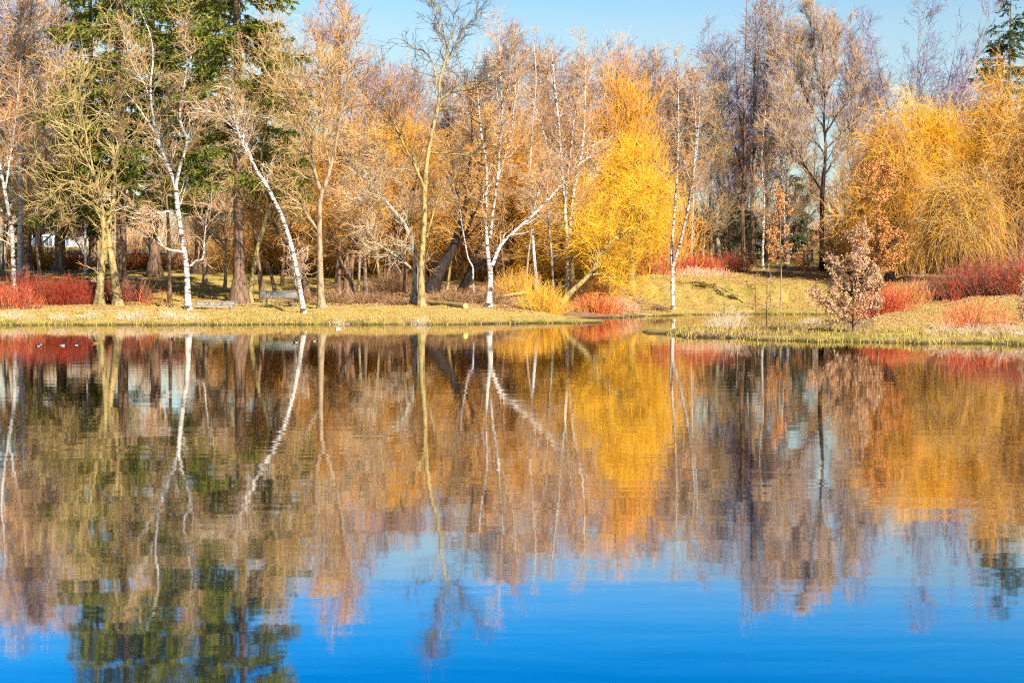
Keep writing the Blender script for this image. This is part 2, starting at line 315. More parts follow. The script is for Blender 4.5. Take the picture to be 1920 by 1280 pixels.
def hero(name, label, cat, limbs, barkm, twigs, hab, Y=None, seed=0, group=None, t_trunk=.45, flare=.55, dens=1.0, size=1.0, spread=.55, zmin=1.2, knots=True):
    """a tree whose stem and limbs follow the photographed ones; limbs = [[(px,py,width px), ...], ...]"""
    rng = np.random.default_rng(seed + 7)
    b = base(limbs[0][0][0], limbs[0][0][1]) if Y is None else None
    Y = b[1] if Y is None else Y
    x0 = P(limbs[0][0][0], limbs[0][0][1], Y); x0[2] = gz(x0[0], Y)
    root = empty(name, x0, label, cat, group)
    PX = []; C = []; Rr = []
    for li, lb in enumerate(limbs):
        L = np.array([[q[0], q[1]] for q in lb], float); W = np.array([q[2] for q in lb], float) * .88
        if li == 0 or lb[0][1] >= limbs[0][0][1] - 8:
            y0 = Y; slope = rng.uniform(-.12, .12)
        else:
            allp = np.concatenate(PX); k = np.argmin(((allp[:, :2] - L[0]) ** 2).sum(1)); y0 = allp[k, 2]; slope = rng.choice([-1, 1]) * rng.uniform(.25, 1) * spread
        s = np.r_[0, np.cumsum(np.linalg.norm(np.diff(L, axis=0), axis=1))] / F * Y
        ys = y0 + slope * s
        pts = np.array([P(L[i, 0], L[i, 1], ys[i]) for i in range(len(L))])
        if li == 0: pts[0, 2] = min(pts[0, 2], x0[2])
        rad = W / 2 / F * ys * np.where(W < 6, .55 + .075 * W, 1.0)
        pr, rr = resample(pts, max(20, int(len(L) * 6)), rad)
        if li: pr += np.r_[np.zeros((2, 3)), rng.normal(0, .012, (len(pr) - 2, 3))]
        pxs = np.stack([np.interp(np.linspace(0, 1, 30), np.linspace(0, 1, len(L)), L[:, 0]), np.interp(np.linspace(0, 1, 30), np.linspace(0, 1, len(L)), L[:, 1]), np.interp(np.linspace(0, 1, 30), np.linspace(0, 1, len(L)), ys)], 1)
        PX.append(pxs)
        ground_start = li == 0 or lb[0][1] >= limbs[0][0][1] - 8
        mb = bole(barkm, pr, rr, 10 if W[0] > 4 else 7, flare if ground_start else 0)
        mb.build('trunk' if ground_start else 'limb', root, True, x0)
        q, rq = resample(pr, 20, rr); C.append(q); Rr.append(rq)
    pp = np.array(C); pr = np.array(Rr)
    t0 = np.array([t_trunk if (i == 0 or limbs[i][0][1] >= limbs[0][0][1] - 8) else .12 for i in range(len(limbs))])
    mb = MB(); mats = [barkm] + list(twigs)
    for lv, (N, L, kw, mi) in enumerate(HAB[hab]):
        N = int(N * dens)
        p2, r2 = grow(pp, pr, N, L * size, rng, t0=t0 if lv == 0 else .1, **kw)
        p2, r2 = cut_low(p2, r2, x0[2] + zmin)
        if lv == len(HAB[hab]) - 1 and len(twigs) > 1:   # youngest shoots: mixed hues
            h = rng.random(len(p2)) < .5
            mb.tubes(p2[h], r2[h], twigs[0], 3); mb.tubes(p2[~h], r2[~h], twigs[-1], 3)
        else:
            mb.tubes(p2, r2, mats[min(mi, len(mats) - 1)], 5 if lv == 0 else 3)
        if lv == 0:   # branches also start from the limbs for the next level
            q = np.array([resample(c, kw['npts'], a)[0] for c, a in zip(pp, pr)]); qa = np.array([resample(c, kw['npts'], a)[1] for c, a in zip(pp, pr)])
            keep = np.arange(len(q)) > 0
            pp, pr = (np.concatenate([p2, q[keep]]), np.concatenate([r2, qa[keep]])) if keep.any() else (p2, r2)
        else: pp, pr = p2, r2
    mb.build('crown', root, False, x0)
    return root

PH = {}
def bare_proto(name, cat, H, form, barkm, inner, outer, seed, N3=6000, r0=.16, white=False):
    """a leafless tree H metres tall standing at the origin"""
    rng = np.random.default_rng(seed)
    root = empty(name, (0, 0, 0), '-', cat)
    n = 20; t = np.linspace(0, 1, n)
    top = {'upright': .95, 'oval': .85, 'broad': .6, 'birch': .97, 'vase': .5}[form] * H
    wob = np.cumsum(rng.normal(0, .05, (n, 2)), 0)
    tr = np.stack([wob[:, 0], wob[:, 1], t * top], 1); tr[0, :2] = 0
    rad = r0 * (1 - t) ** .8 + .015
    mb = bole(barkm, tr, rad, 9, .5); mb.build('trunk', root, True)
    cr = MB()
    if form == 'upright': prm = (26, H * .42, dict(t0=.22, ang=24, up=.10, wander=.06, npts=8, rr=.55, rmax=.07, lt=.55))
    elif form == 'oval': prm = (34, H * .40, dict(t0=.26, ang=38, up=.13, wander=.08, npts=8, rr=.55, rmax=.07, lt=.55))
    elif form == 'broad': prm = (22, H * .55, dict(t0=.28, ang=52, up=.10, wander=.14, npts=8, rr=.6, rmax=.09, lt=.3))
    elif form == 'vase': prm = (20, H * .72, dict(t0=.3, ang=24, up=.05, wander=.07, npts=9, rr=.7, rmax=.10, lt=.2))
    else: prm = (34, H * .24, dict(t0=.28, ang=36, up=.08, wander=.08, npts=7, rr=.45, rmax=.035, lt=.6))
    a, ar = grow(tr[None], rad[None], prm[0], prm[1], rng, **prm[2])
    cr.tubes(a, ar, barkm, 6)
    a2 = np.concatenate([a, resample(tr[n // 2:], a.shape[1], rad[n // 2:])[0][None]]); ar2 = np.concatenate([ar, resample(tr[n // 2:], a.shape[1], rad[n // 2:])[1][None]])
    k = H / 16
    b, br = grow(a2, ar2, 260, 2.7 * k, rng, t0=.15, ang=34, up=.09, wander=.15, npts=6, rr=.6, rmax=.045, rtip=.012); cr.tubes(b, br, inner, 4)
    c, c_r = grow(np.concatenate([b]), br, 800, 1.3 * k, rng, t0=.1, ang=34, up=.07, wander=.20, npts=5, rmax=.024, rtip=.011); cr.tubes(c, c_r, inner, 3)
    d, dr = grow(c, c_r, int(N3 * (.27 if form in ('broad', 'birch') else .38)), 1.0 * k, rng, t0=.1, ang=34, up=.05, wander=.22, npts=4, rmax=.015, rtip=.009)
    h = rng.random(len(d)) < .75
    cr.tubes(d[h], dr[h], outer, 3); cr.tubes(d[~h], dr[~h], inner, 3)
    PH[id(root)] = float(np.percentile(d[:, -1, 2], 99.5)); PH[root.name] = PH[id(root)]
    cr.build('crown', root)
    return root

def willow(label, base_px, base_py, top_py, hw_px, barkm, mats, seed, N=6500, droop=.16, Y=None, strand=2.6, lean=0, nl=14, group='golden willows', low=.14, up0=.25, fork=.28):
    rng = np.random.default_rng(seed)
    b = base(base_px, base_py)
    if Y is not None: b = P(base_px, base_py, Y); b[2] = gz(b[0], Y)
    Y = b[1]; H = zz(top_py, Y) - b[2]; Rw = hw_px / F * Y
    root = empty('willow_tree', b, label, 'willow', group)
    fk = np.array([lean * .35, rng.uniform(-.3, .3), H * fork])
    tr, rad = resample(np.array([[0, 0, 0.], [lean * .12, .05, H * fork * .5], fk]), 14, np.array([.34, .28, .24]) * H / 11)
    bole(barkm, tr, rad, 10, .5).build('trunk', root, True)
    ends = []; PP = []; RR = []
    for i in range(nl):
        az = i * 2.4 + rng.uniform(-.3, .3); q = math.sqrt((i + .5) / nl)
        rv = rng.uniform(.75, 1.1); e_ = np.array([lean + math.cos(az) * Rw * q * .95 * rv, math.sin(az) * Rw * q * .85 * rv, H * (low + (1 - low) * max(0, 1 - q * q) ** .55) * rng.uniform(.74, 1.03) - strand * .06])
        mid = fk * .45 + e_ * .55 + np.array([0, 0, H * .13]); mid[:2] += rng.normal(0, .3, 2)
        p, r = resample(np.array([fk, mid, e_]), 12, np.array([.15, .08, .025]) * H / 11)
        p[2:] += rng.normal(0, .05, (10, 3)).cumsum(0) * .6
        PP.append(p); RR.append(r)
        mb = MB(); mb.tubes(p[None], r[None], barkm, 7, True); mb.build('limb', root, True)
    pp = np.array(PP); pr = np.array(RR); k = H / 11
    cr = MB()
    a, ar = grow(pp, pr, 230 if nl > 15 else 170, 2.2 * k, rng, t0=.25, ang=50, up=.08, wander=.25, npts=6, rr=.65, rmax=.06, rtip=.016); cr.tubes(a, ar, 'twig_pale' if nl > 15 else 'willow_tan', 4)
    s, sr = grow(a, ar, 900, 1.6 * k, rng, t0=.2, ang=42, up=up0 * .25, wander=.16, npts=5, rmax=.016, rtip=.007, lt=.2); cr.tubes(s, sr, mats[0], 3)
    src = np.concatenate([s, resample_many(a, 5)]); sra = np.concatenate([sr, resample_many(ar[:, :, None].repeat(3, 2), 5)[:, :, 0]])
    wv = droop > .1
    n1 = int(N * (.74 if wv else .85)); NP = 8
    d1, r1 = grow(src, sra, n1, strand * (.62 if wv else 1), rng, t0=.25, ang=50, up=up0 * .3, wander=.30, npts=NP, rmax=.015, rtip=.009, lt=.1, grav=droop * .62)
    d2, r2_ = grow(np.concatenate([resample_many(pp[:, 4:], 5), resample_many(a, 5)]), np.concatenate([resample_many(pr[:, 4:, None].repeat(3, 2), 5)[:, :, 0], resample_many(ar[:, :, None].repeat(3, 2), 5)[:, :, 0]]), N - n1, strand * 1.1, rng, t0=.2, ang=60, up=.1, wander=.17, npts=NP, rmax=.014, rtip=.008, lt=.1, grav=droop * 1.25 if wv else .03)
    d = np.concatenate([d1, d2]); dr = np.concatenate([r1, r2_]); d = d[(pk := rng.permutation(len(d)))]; dr = dr[pk]
    # strands end above the ground
    zr = np.array(ground(d[:, :, 0] + b[0], d[:, :, 1] + b[1])) - b[2] + .25
    d[:, :, 2] = np.maximum(d[:, :, 2], zr)
    h = rng.random(len(d)); m = len(mats)
    for j in range(m):
        kx = (h >= j / m) & (h < (j + 1) / m); cr.tubes(d[kx], dr[kx], mats[j], 3)
    cr.build('crown', root)
    return root
def resample_many(a, n):
    u = np.linspace(0, a.shape[1] - 1, n); j = np.minimum(u.astype(int), a.shape[1] - 2); f = (u - j)[None, :, None]
    return a[:, j] * (1 - f) + a[:, j + 1] * f

def conifer(label, px, py, H, rmax, z0, seed, needle, Y=None, barkm='brown_bark', r0=.28, N=22000, group=None, trunk=None, droop=.35, gaps=.15):
    rng = np.random.default_rng(seed)
    b = base(px, py)
    if Y is not None: b = P(px, py, Y); b[2] = gz(b[0], Y)
    root = empty('conifer_tree', b, label, 'conifer', group)
    t = np.linspace(0, 1, 24); dx = trunk or 0
    tr = np.stack([dx * np.sin(t * 2) * t, np.zeros(24), t * H], 1); rad = r0 * (1 - t) ** .9 + .02
    bole(barkm, tr, rad, 12, .9).build('trunk', root, True)
    cr = MB(); nb = int((H - z0) * 9); PP = []; RR = []
    zs = z0 + (H - z0) * np.sort(rng.random(nb)) ** 1.05
    keep = rng.random(nb) > gaps
    for z in zs[keep]:
        u = (z - z0) / (H - z0); L = rmax * ((1 - u) ** .8 * .95 + .05) * rng.uniform(.65, 1.12)
        az = rng.uniform(0, 2 * math.pi); s = np.linspace(0, 1, 8)
        zc = z + L * (.12 * s - droop * s ** 1.6 + .12 * s ** 4)
        p = np.stack([np.interp(z, tr[:, 2], tr[:, 0]) + np.cos(az + .15 * s) * s * L, np.sin(az + .15 * s) * s * L, zc], 1)
        PP.append(p); RR.append(np.linspace(.035, .008, 8) * (L / 3) ** .5)
    pp = np.array(PP); pr = np.array(RR); cr.tubes(pp, pr, barkm, 4)
    tw, twr = grow(pp, pr, int(nb * 9), rmax * .30, rng, t0=.2, ang=52, up=-.03, wander=.08, npts=4, rmax=.012, rtip=.005, lt=.5)
    tw[:, :, 2] = tw[:, :, 2] * .35 + (tw[:, :1, 2]) * .65 - np.linspace(0, .22, 4)[None, :] * rmax * .25
    cr.tubes(tw, twr, barkm, 3)
    src = np.concatenate([tw, resample_many(pp[:, 2:], 4)])
    i = rng.integers(0, len(src), N); uu = rng.random(N) * 2.99; j = uu.astype(int); f = (uu - j)[:, None]
    pos = src[i, j] * (1 - f) + src[i, j + 1] * f; d = src[i, j + 1] - src[i, j]; d /= np.linalg.norm(d, axis=1, keepdims=True) + 1e-9
    d = d + rng.normal(0, .55, (N, 3)); d[:, 2] -= .35
    cr.leaves(pos, d, rng.uniform(.18, .46, N), rng.uniform(.07, .14, N), needle, rng)
    cr.build('crown', root)
    return root

def shrub(label, px, py, hw, hh, N, mats, seed, name='dogwood_shrub', cat='shrub', group=None, Y=None, depth=None, fan=.45, twig=2.2, r=.011, leaf=None, zoff=0, tw_len=.35, arch=0.):
    """many stems from the ground; hw half width and hh height in metres"""
    rng = np.random.default_rng(seed)
    b = base(px, py)
    if Y is not None: b = P(px, py, Y); b[2] = gz(b[0], Y)
    root = empty(name, b, label, cat, group)
    depth = depth or hw * .6
    q = rng.normal(0, .45, (N, 2)); q = np.clip(q, -1, 1); ox = q[:, 0] * hw; oy = q[:, 1] * depth
    p0 = np.stack([ox, oy, ground(ox + b[0], oy + b[1]) - b[2] - .03], 1)
    d = np.stack([q[:, 0] * fan + rng.normal(0, .27, N), q[:, 1] * fan + rng.normal(0, .27, N), np.ones(N)], 1); d /= np.linalg.norm(d, axis=1, keepdims=True)
    edge = np.clip(1.1 - .55 * (q ** 2).sum(1), .35, 1); L = hh * edge * rng.uniform(.55, 1.1, N)
    npt = 6; pts = np.zeros((N, npt, 3)); pts[:, 0] = p0
    for k in range(1, npt):
        d = d + rng.normal(0, .10, (N, 3)); d[:, 2] -= arch * k; d /= np.linalg.norm(d, axis=1, keepdims=True); pts[:, k] = pts[:, k - 1] + d * (L / (npt - 1))[:, None]
    rad = np.linspace(1, .45, npt)[None] * rng.uniform(.7, 1.2, (N, 1)) * r
    mb = MB(); h = rng.random(N); m = len(mats)
    for j in range(m):
        kx = (h >= j / m) & (h < (j + 1) / m); mb.tubes(pts[kx], rad[kx], mats[j], 3)
    if twig:
        tp, tr_ = grow(pts, rad, int(N * twig), hh * tw_len, rng, t0=.25, ang=38, up=.04, wander=.18, npts=4, rmax=r * .8, rtip=r * .45, lt=.4)
        h = rng.random(len(tp))
        for j in range(m):
            kx = (h >= j / m) & (h < (j + 1) / m); mb.tubes(tp[kx], tr_[kx], mats[j], 3)
    mb.build('stems', root)
    if leaf:
        nl, lm, ls = leaf; i = rng.integers(0, N, nl); k = rng.integers(1, npt, nl)
        lb = MB(); lb.leaves(pts[i, k] + rng.normal(0, .08, (nl, 3)), rng.normal(size=(nl, 3)), rng.uniform(.6, 1.2, nl) * ls, rng.uniform(.5, .9, nl) * ls, lm, rng)
        lb.build('leaves', root)
    return root

# ------------------------------------------------------------------ ground and water
pxs = np.concatenate([np.arange(-900, 0, 40), np.arange(0, 1960, 8), np.arange(1960, 2900, 40)]).astype(float)
Ys = np.concatenate([np.arange(20, 48, 4), np.arange(48, 105, .33), np.arange(105, 140, 1), np.arange(140, 240, 4), np.arange(240, 600, 30), np.arange(600, 3001, 300)]).astype(float)
PXg, Yg = np.meshgrid(pxs, Ys); Xg = (PXg - 960) / F * Yg; Zg = ground(Xg, Yg)
nr, nc = Xg.shape; I = np.arange(nr * nc).reshape(nr, nc)
gf = np.stack([I[:-1, :-1], I[:-1, 1:], I[1:, 1:], I[1:, :-1]], -1).reshape(-1, 4)
m, nt, b = newmat('ground_mat')
na = noise(nt, .35, detail=5); nb_ = noise(nt, 2.2, detail=6, rough=.7); ncx = noise(nt, 14, detail=3)
r1 = ramp(nt, [(.17, .18, .03), (.36, .29, .05), (.54, .38, .12), (.44, .29, .11)], [.34, .46, .57, .70])
ad = nt.nodes.new('ShaderNodeMath'); ad.operation = 'MULTIPLY_ADD'; nt.links.new(nb_.outputs[0], ad.inputs[0]); ad.inputs[1].default_value = .55
ad2 = nt.nodes.new('ShaderNodeMath'); ad2.operation = 'MULTIPLY'; nt.links.new(na.outputs[0], ad2.inputs[0]); ad2.inputs[1].default_value = .45
nt.links.new(ad2.outputs[0], ad.inputs[2]); nt.links.new(ad.outputs[0], r1.inputs[0])
r2 = ramp(nt, [(.09, .05, .03), (.26, .15, .08), (.42, .27, .14), (.30, .24, .07)], [.3, .45, .6, .75]); nt.links.new(nb_.outputs[0], r2.inputs[0])
at = nt.nodes.new('ShaderNodeAttribute'); at.attribute_name = 'litter'
mxg = nt.nodes.new('ShaderNodeMix'); mxg.data_type = 'RGBA'; nt.links.new(r1.outputs[0], mxg.inputs[6]); nt.links.new(r2.outputs[0], mxg.inputs[7])
lad = nt.nodes.new('ShaderNodeMath'); lad.operation = 'MULTIPLY_ADD'; nt.links.new(ncx.outputs[0], lad.inputs[0]); lad.inputs[1].default_value = .5
nt.links.new(at.outputs['Fac'], lad.inputs[2]); lr = ramp(nt, [(0, 0, 0), (1, 1, 1)], [.55, .85]); nt.links.new(lad.outputs[0], lr.inputs[0]); nt.links.new(lr.outputs[0], mxg.inputs[0])
at2 = nt.nodes.new('ShaderNodeAttribute'); at2.attribute_name = 'wet'
mx2 = nt.nodes.new('ShaderNodeMix'); mx2.data_type = 'RGBA'; nt.links.new(at2.outputs['Fac'], mx2.inputs[0]); nt.links.new(mxg.outputs[2], mx2.inputs[6]); mx2.inputs[7].default_value = (.03, .022, .015, 1)
nt.links.new(mx2.outputs[2], b.inputs['Base Color'])
bp = nt.nodes.new('ShaderNodeBump'); bp.inputs['Strength'].default_value = .9; bp.inputs['Distance'].default_value = .08
nt.links.new(ncx.outputs[0], bp.inputs['Height']); nt.links.new(bp.outputs[0], b.inputs['Normal'])
go = mesh_obj('ground', np.stack([Xg, Yg, Zg], -1).reshape(-1, 3), [gf], ['ground_mat'], None, True); go['kind'] = 'structure'
def sm(x, a, b_): return np.clip((x - a) / (b_ - a), 0, 1)
lit = np.maximum.reduce([
    sm(PXg, 560, 640) * (1 - sm(PXg, 930, 1010)) * sm(Yg, 83.5, 85.5) * (1 - sm(Yg, 104, 112)),
    sm(PXg, 1000, 1060) * (1 - sm(PXg, 1180, 1240)) * sm(Yg, 84, 90) * (1 - sm(Yg, 104, 112)),
    sm(PXg, 1640, 1740) * sm(Yg, 78, 84),
    sm(PXg, 1230, 1280) * (1 - sm(PXg, 1640, 1760)) * sm(Yg, 54.5, 57) * (1 - sm(Yg, 84, 88)) * .75,
    (1 - sm(PXg, 1000, 1100)) * sm(Yg, 75, 76) * (1 - sm(Yg, 77, 79)) * .45,
    sm(PXg, 1400, 1480) * sm(Yg, 112, 118) * (1 - sm(Yg, 124, 130)) * .8,
    (1 - sm(PXg, 230, 290)) * sm(Yg, 80, 84) * (1 - sm(Yg, 100, 106)) * .9])
wet = (1 - sm(Zg, .03, .13)) * .9
for nm, arr in (('litter', lit), ('wet', wet)):
    a_ = go.data.attributes.new(nm, 'FLOAT', 'POINT'); a_.data.foreach_set('value', arr.ravel().astype(np.float32))

m, nt, b = newmat('water_mat')
nt.nodes.remove(b); out = nt.nodes['Material Output']
gl = nt.nodes.new('ShaderNodeBsdfGlossy'); gl.inputs['Roughness'].default_value = .034; gl.inputs['Color'].default_value = (.78, .76, .74, 1)
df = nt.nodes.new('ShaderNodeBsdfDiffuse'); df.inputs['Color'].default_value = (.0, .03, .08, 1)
lw = nt.nodes.new('ShaderNodeLayerWeight'); lw.inputs['Blend'].default_value = .5
fr = ramp(nt, [(.02,) * 3, (.85,) * 3, (.90,) * 3, (.97,) * 3, (1,) * 3], [.2, .735, .80, .865, .94]); nt.links.new(lw.outputs['Facing'], fr.inputs[0])
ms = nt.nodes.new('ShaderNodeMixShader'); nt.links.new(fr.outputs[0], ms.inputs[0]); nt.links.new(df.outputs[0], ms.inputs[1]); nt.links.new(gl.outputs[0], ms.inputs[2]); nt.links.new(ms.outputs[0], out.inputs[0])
n1 = noise(nt, 1.0, (.45, 1.5, 1), detail=2, rough=.45); n2 = noise(nt, 1.0, (3.0, 6.5, 1), detail=2); n3 = noise(nt, 1.0, (.03, .09, 1), detail=2)
hr = ramp(nt, [(.25,) * 3, (1,) * 3], [.35, .65]); nt.links.new(n3.outputs[0], hr.inputs[0])
s1 = nt.nodes.new('ShaderNodeMath'); s1.operation = 'MULTIPLY_ADD'; nt.links.new(n2.outputs[0], s1.inputs[0]); s1.inputs[1].default_value = .08; nt.links.new(n1.outputs[0], s1.inputs[2])
s2 = nt.nodes.new('ShaderNodeMath'); s2.operation = 'MULTIPLY'; nt.links.new(s1.outputs[0], s2.inputs[0]); nt.links.new(hr.outputs[0], s2.inputs[1])
bp = nt.nodes.new('ShaderNodeBump'); bp.inputs['Strength'].default_value = 1; bp.inputs['Distance'].default_value = .0033
nt.links.new(s2.outputs[0], bp.inputs['Height']); nt.links.new(bp.outputs[0], gl.inputs['Normal'])
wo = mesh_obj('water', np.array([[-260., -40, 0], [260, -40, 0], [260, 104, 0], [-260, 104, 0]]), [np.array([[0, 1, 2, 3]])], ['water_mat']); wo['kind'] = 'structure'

# path on the far lawn
def strip(name, pts_px, half, mat):
    V = []; 
    for px, Y in pts_px:
        for s in (-half, half):
            x = (px - 960) / F * Y; V.append([x, Y + s, gz(x, Y + s) + .05])
    V = np.array(V); n = len(pts_px); I = np.arange(2 * n).reshape(n, 2)
    o = mesh_obj(name, V, [np.stack([I[:-1, 0], I[1:, 0], I[1:, 1], I[:-1, 1]], -1)], [mat]); o['kind'] = 'structure'
plain('path_grey', (.36, .34, .36), .8)
strip('path', [(px, 176 - .012 * px + 3 * math.sin(px * .012)) for px in range(-300, 700, 12)], 5.0, 'path_grey')

# ------------------------------------------------------------------ front row, stems as in the photograph
PALE = ['twig_red', 'twig_tan']
hero('birch_tree', 'slender white birch rising from the red shrubs, left of the thick brown conifer trunks', 'birch tree',
     [[(29, 560, 11), (25, 510, 10), (24, 470, 9), (20, 420, 8), (9, 360, 7), (2, 320, 6), (-8, 240, 5), (-4, 150, 4), (-14, 40, 2)],
      [(22, 445, 4), (8, 434, 3), (-6, 432, 3), (-30, 420, 2)], [(9, 360, 5), (18, 300, 4), (30, 220, 3), (38, 120, 2)], [(24, 462, 4), (10, 452, 3), (-8, 448, 3)]],
     'birch_bark', PALE, 'birch', seed=1, t_trunk=.4)
hero('bare_tree', 'two-stemmed olive-tan leafless tree spreading above the red shrubs', 'tree',
     [[(221, 573, 21), (216, 530, 17), (207, 472, 15), (197, 417, 11), (187, 382, 10), (172, 360, 8), (150, 337, 7), (107, 312, 5), (70, 305, 3)],
      [(186, 566, 17), (189, 520, 15), (195, 465, 13), (193, 410, 11), (186, 370, 8), (177, 330, 7), (160, 300, 6), (135, 262, 5), (117, 245, 4), (95, 218, 3), (60, 200, 2)],
      [(203, 420, 9), (211, 385, 9), (215, 330, 8), (212, 290, 7), (207, 225, 6), (203, 190, 5), (201, 150, 3), (206, 60, 2)],
      [(207, 225, 5), (222, 195, 4), (240, 140, 3), (236, 60, 2)], [(150, 337, 4), (120, 345, 3), (92, 372, 2), (70, 380, 1.5)],
      [(177, 330, 5), (165, 270, 4), (150, 190, 3), (152, 110, 2)], [(135, 262, 4), (140, 200, 3), (120, 130, 2)], [(212, 290, 4), (235, 262, 3), (262, 240, 2)],
      [(187, 382, 4), (150, 384, 3), (110, 392, 2), (80, 410, 1.5)]],
     'tan_bark', ['twig_olive', 'twig_tan'], 'maple', seed=2, t_trunk=.35, dens=1.25, size=1.1)
hero('birch_tree', 'forked white birch with a bright trunk beside the low bench', 'birch tree',
     [[(353, 582, 14), (351, 530, 12), (348, 490, 11), (340, 440, 10), (333, 390, 10), (329, 350, 9), (318, 318, 8), (300, 270, 7), (287, 220, 6), (282, 162, 5), (287, 112, 4), (282, 67, 3), (262, 18, 2)],
      [(329, 350, 8), (337, 315, 7), (350, 267, 6), (342, 240, 6), (337, 212, 5), (345, 160, 4), (350, 122, 4), (347, 82, 3), (352, 20, 2)],
      [(296, 258, 5), (270, 217, 4), (250, 190, 3), (232, 170, 2)], [(282, 190, 4), (270, 155, 3), (250, 125, 2.5), (230, 60, 1.5)],
      [(350, 262, 4), (362, 232, 3), (375, 205, 2), (395, 170, 1.5)], [(350, 122, 3), (360, 105, 2.5), (367, 80, 2)],
      [(342, 472, 6), (312, 466, 5), (298, 450, 4), (285, 425, 3), (268, 408, 2)], [(334, 395, 5), (300, 397, 4), (268, 402, 3), (240, 388, 2), (215, 396, 1.5)],
      [(353, 505, 6), (366, 490, 5), (380, 484, 5), (383, 450, 4), (386, 420, 3), (392, 380, 2)], [(386, 425, 2.5), (372, 400, 2), (362, 375, 1.5)], [(386, 425, 2.5), (404, 405, 2), (420, 390, 1.5)]],
     'birch_bark', ['twig_red', 'twig_pale'], 'birch', seed=3, t_trunk=.3, dens=.9)
hero('birch_tree', 'white birch leaning far left over the grass in front of the slatted bench', 'birch tree',
     [[(570, 588, 11), (563, 545, 10), (553, 490, 9), (543, 450, 9), (530, 410, 8.5), (515, 378, 8), (498, 345, 7.5), (480, 318, 7), (465, 282, 6), (450, 250, 5), (432, 222, 4), (412, 188, 2)],
      [(567, 575, 5), (560, 555, 3), (553, 520, 2.5), (548, 480, 2)], [(482, 320, 5), (462, 285, 4), (446, 245, 3.5), (436, 205, 3), (432, 160, 2)], [(450, 250, 3), (425, 228, 2.5), (400, 212, 2), (375, 204, 1.2)],
      [(446, 245, 3), (452, 210, 2), (470, 190, 1.5)]],
     'birch_bark', ['twig_pale', 'twig_red'], 'lean', seed=4, t_trunk=.55, dens=.8)
hero('bare_tree', 'straight tan leafless tree with spreading surface roots, just behind the leaning birch', 'tree',
     [[(603, 577, 16), (601, 530, 14), (600, 480, 12), (599, 430, 11), (600, 385, 10), (603, 362, 10), (612, 340, 9), (620, 312, 8), (630, 270, 6), (640, 210, 5), (652, 140, 4), (660, 60, 2)],
      [(603, 362, 9), (593, 335, 8), (588, 312, 8), (580, 270, 7), (565, 232, 6), (552, 205, 6), (530, 172, 5), (505, 142, 4), (480, 100, 2)],
      [(567, 228, 5), (558, 190, 4), (550, 160, 4), (530, 122, 3), (520, 60, 2)], [(597, 432, 7), (580, 410, 7), (568, 390, 6), (545, 370, 6), (520, 352, 5), (498, 346, 3)],
      [(588, 312, 5), (585, 260, 4), (600, 200, 3), (595, 120, 2)], [(620, 312, 5), (608, 262, 4), (610, 190, 3), (622, 110, 2)],
      [(588, 338, 4), (560, 332, 3), (530, 338, 2), (508, 336, 1.5)], [(603, 575, 7), (592, 578, 4), (580, 580, 2)], [(605, 575, 7), (618, 579, 4), (630, 580, 2)]],
     'pale_tan_bark', ['twig_tan', 'twig_olive'], 'maple', seed=5, t_trunk=.5, dens=1.05)
hero('bare_tree', 'tallest tan leafless tree, long straight bole on the lawn point, dark top against sky', 'tree',
     [[(790, 576, 17), (790, 530, 14), (791, 480, 12), (795, 430, 11), (796, 380, 11), (798, 330, 10), (801, 300, 9), (807, 262, 8), (815, 225, 8), (823, 190, 7), (824, 155, 6), (830, 130, 5), (838, 95, 4), (830, 50, 3), (822, -20, 2)],
      [(818, 160, 4), (815, 135, 4), (808, 112, 3), (792, 95, 3), (775, 92, 2), (757, 75, 1.5)], [(832, 128, 4), (846, 100, 3), (862, 66, 3), (880, 45, 2), (908, 28, 1)],
      [(823, 188, 5), (838, 178, 4), (856, 172, 4), (880, 166, 3), (912, 156, 2), (935, 130, 1.2)], [(838, 95, 3), (848, 50, 2), (858, -10, 1.5)], [(830, 60, 3), (812, 20, 2), (805, -30, 1)],
      [(797, 355, 7), (784, 325, 6), (772, 300, 6), (762, 282, 5), (745, 245, 5), (725, 212, 4), (692, 185, 3), (668, 160, 2)], [(804, 285, 4), (840, 288, 3), (890, 290, 3), (940, 284, 1.5)],
      [(762, 262, 4), (735, 262, 3), (700, 275, 2), (660, 290, 1.5)], [(800, 445, 4), (810, 410, 4), (820, 375, 3), (830, 345, 2)]],
     'tan_bark', ['twig_dark', 'twig_dark'], 'maple', seed=6, t_trunk=.6, dens=.8, size=1.05, spread=.8)
hero('birch_tree', 'white birch with a long limb reaching right, beyond the sawn log', 'birch tree',
     [[(916, 577, 13), (919, 530, 12), (919, 508, 12), (914, 470, 8), (912, 420, 7), (911, 370, 6), (912, 312, 6), (902, 250, 5), (896, 180, 3), (888, 110, 2)],
      [(918, 512, 9), (928, 485, 8), (940, 458, 7), (962, 436, 6), (990, 412, 6), (1020, 382, 6), (1046, 355, 5), (1068, 330, 4), (1090, 305, 3), (1130, 280, 1.5)],
      [(919, 445, 7), (924, 400, 6), (932, 340, 6), (935, 300, 5), (938, 270, 5), (941, 200, 4), (936, 110, 3), (934, 30, 2)], [(935, 330, 4), (950, 280, 3), (962, 220, 3), (968, 130, 2)],
      [(1000, 402, 3), (1010, 360, 2), (1030, 320, 1.5)], [(941, 200, 3), (955, 150, 2), (960, 90, 1.2)]],
     'birch_bark', PALE, 'birch', seed=7, t_trunk=.3)
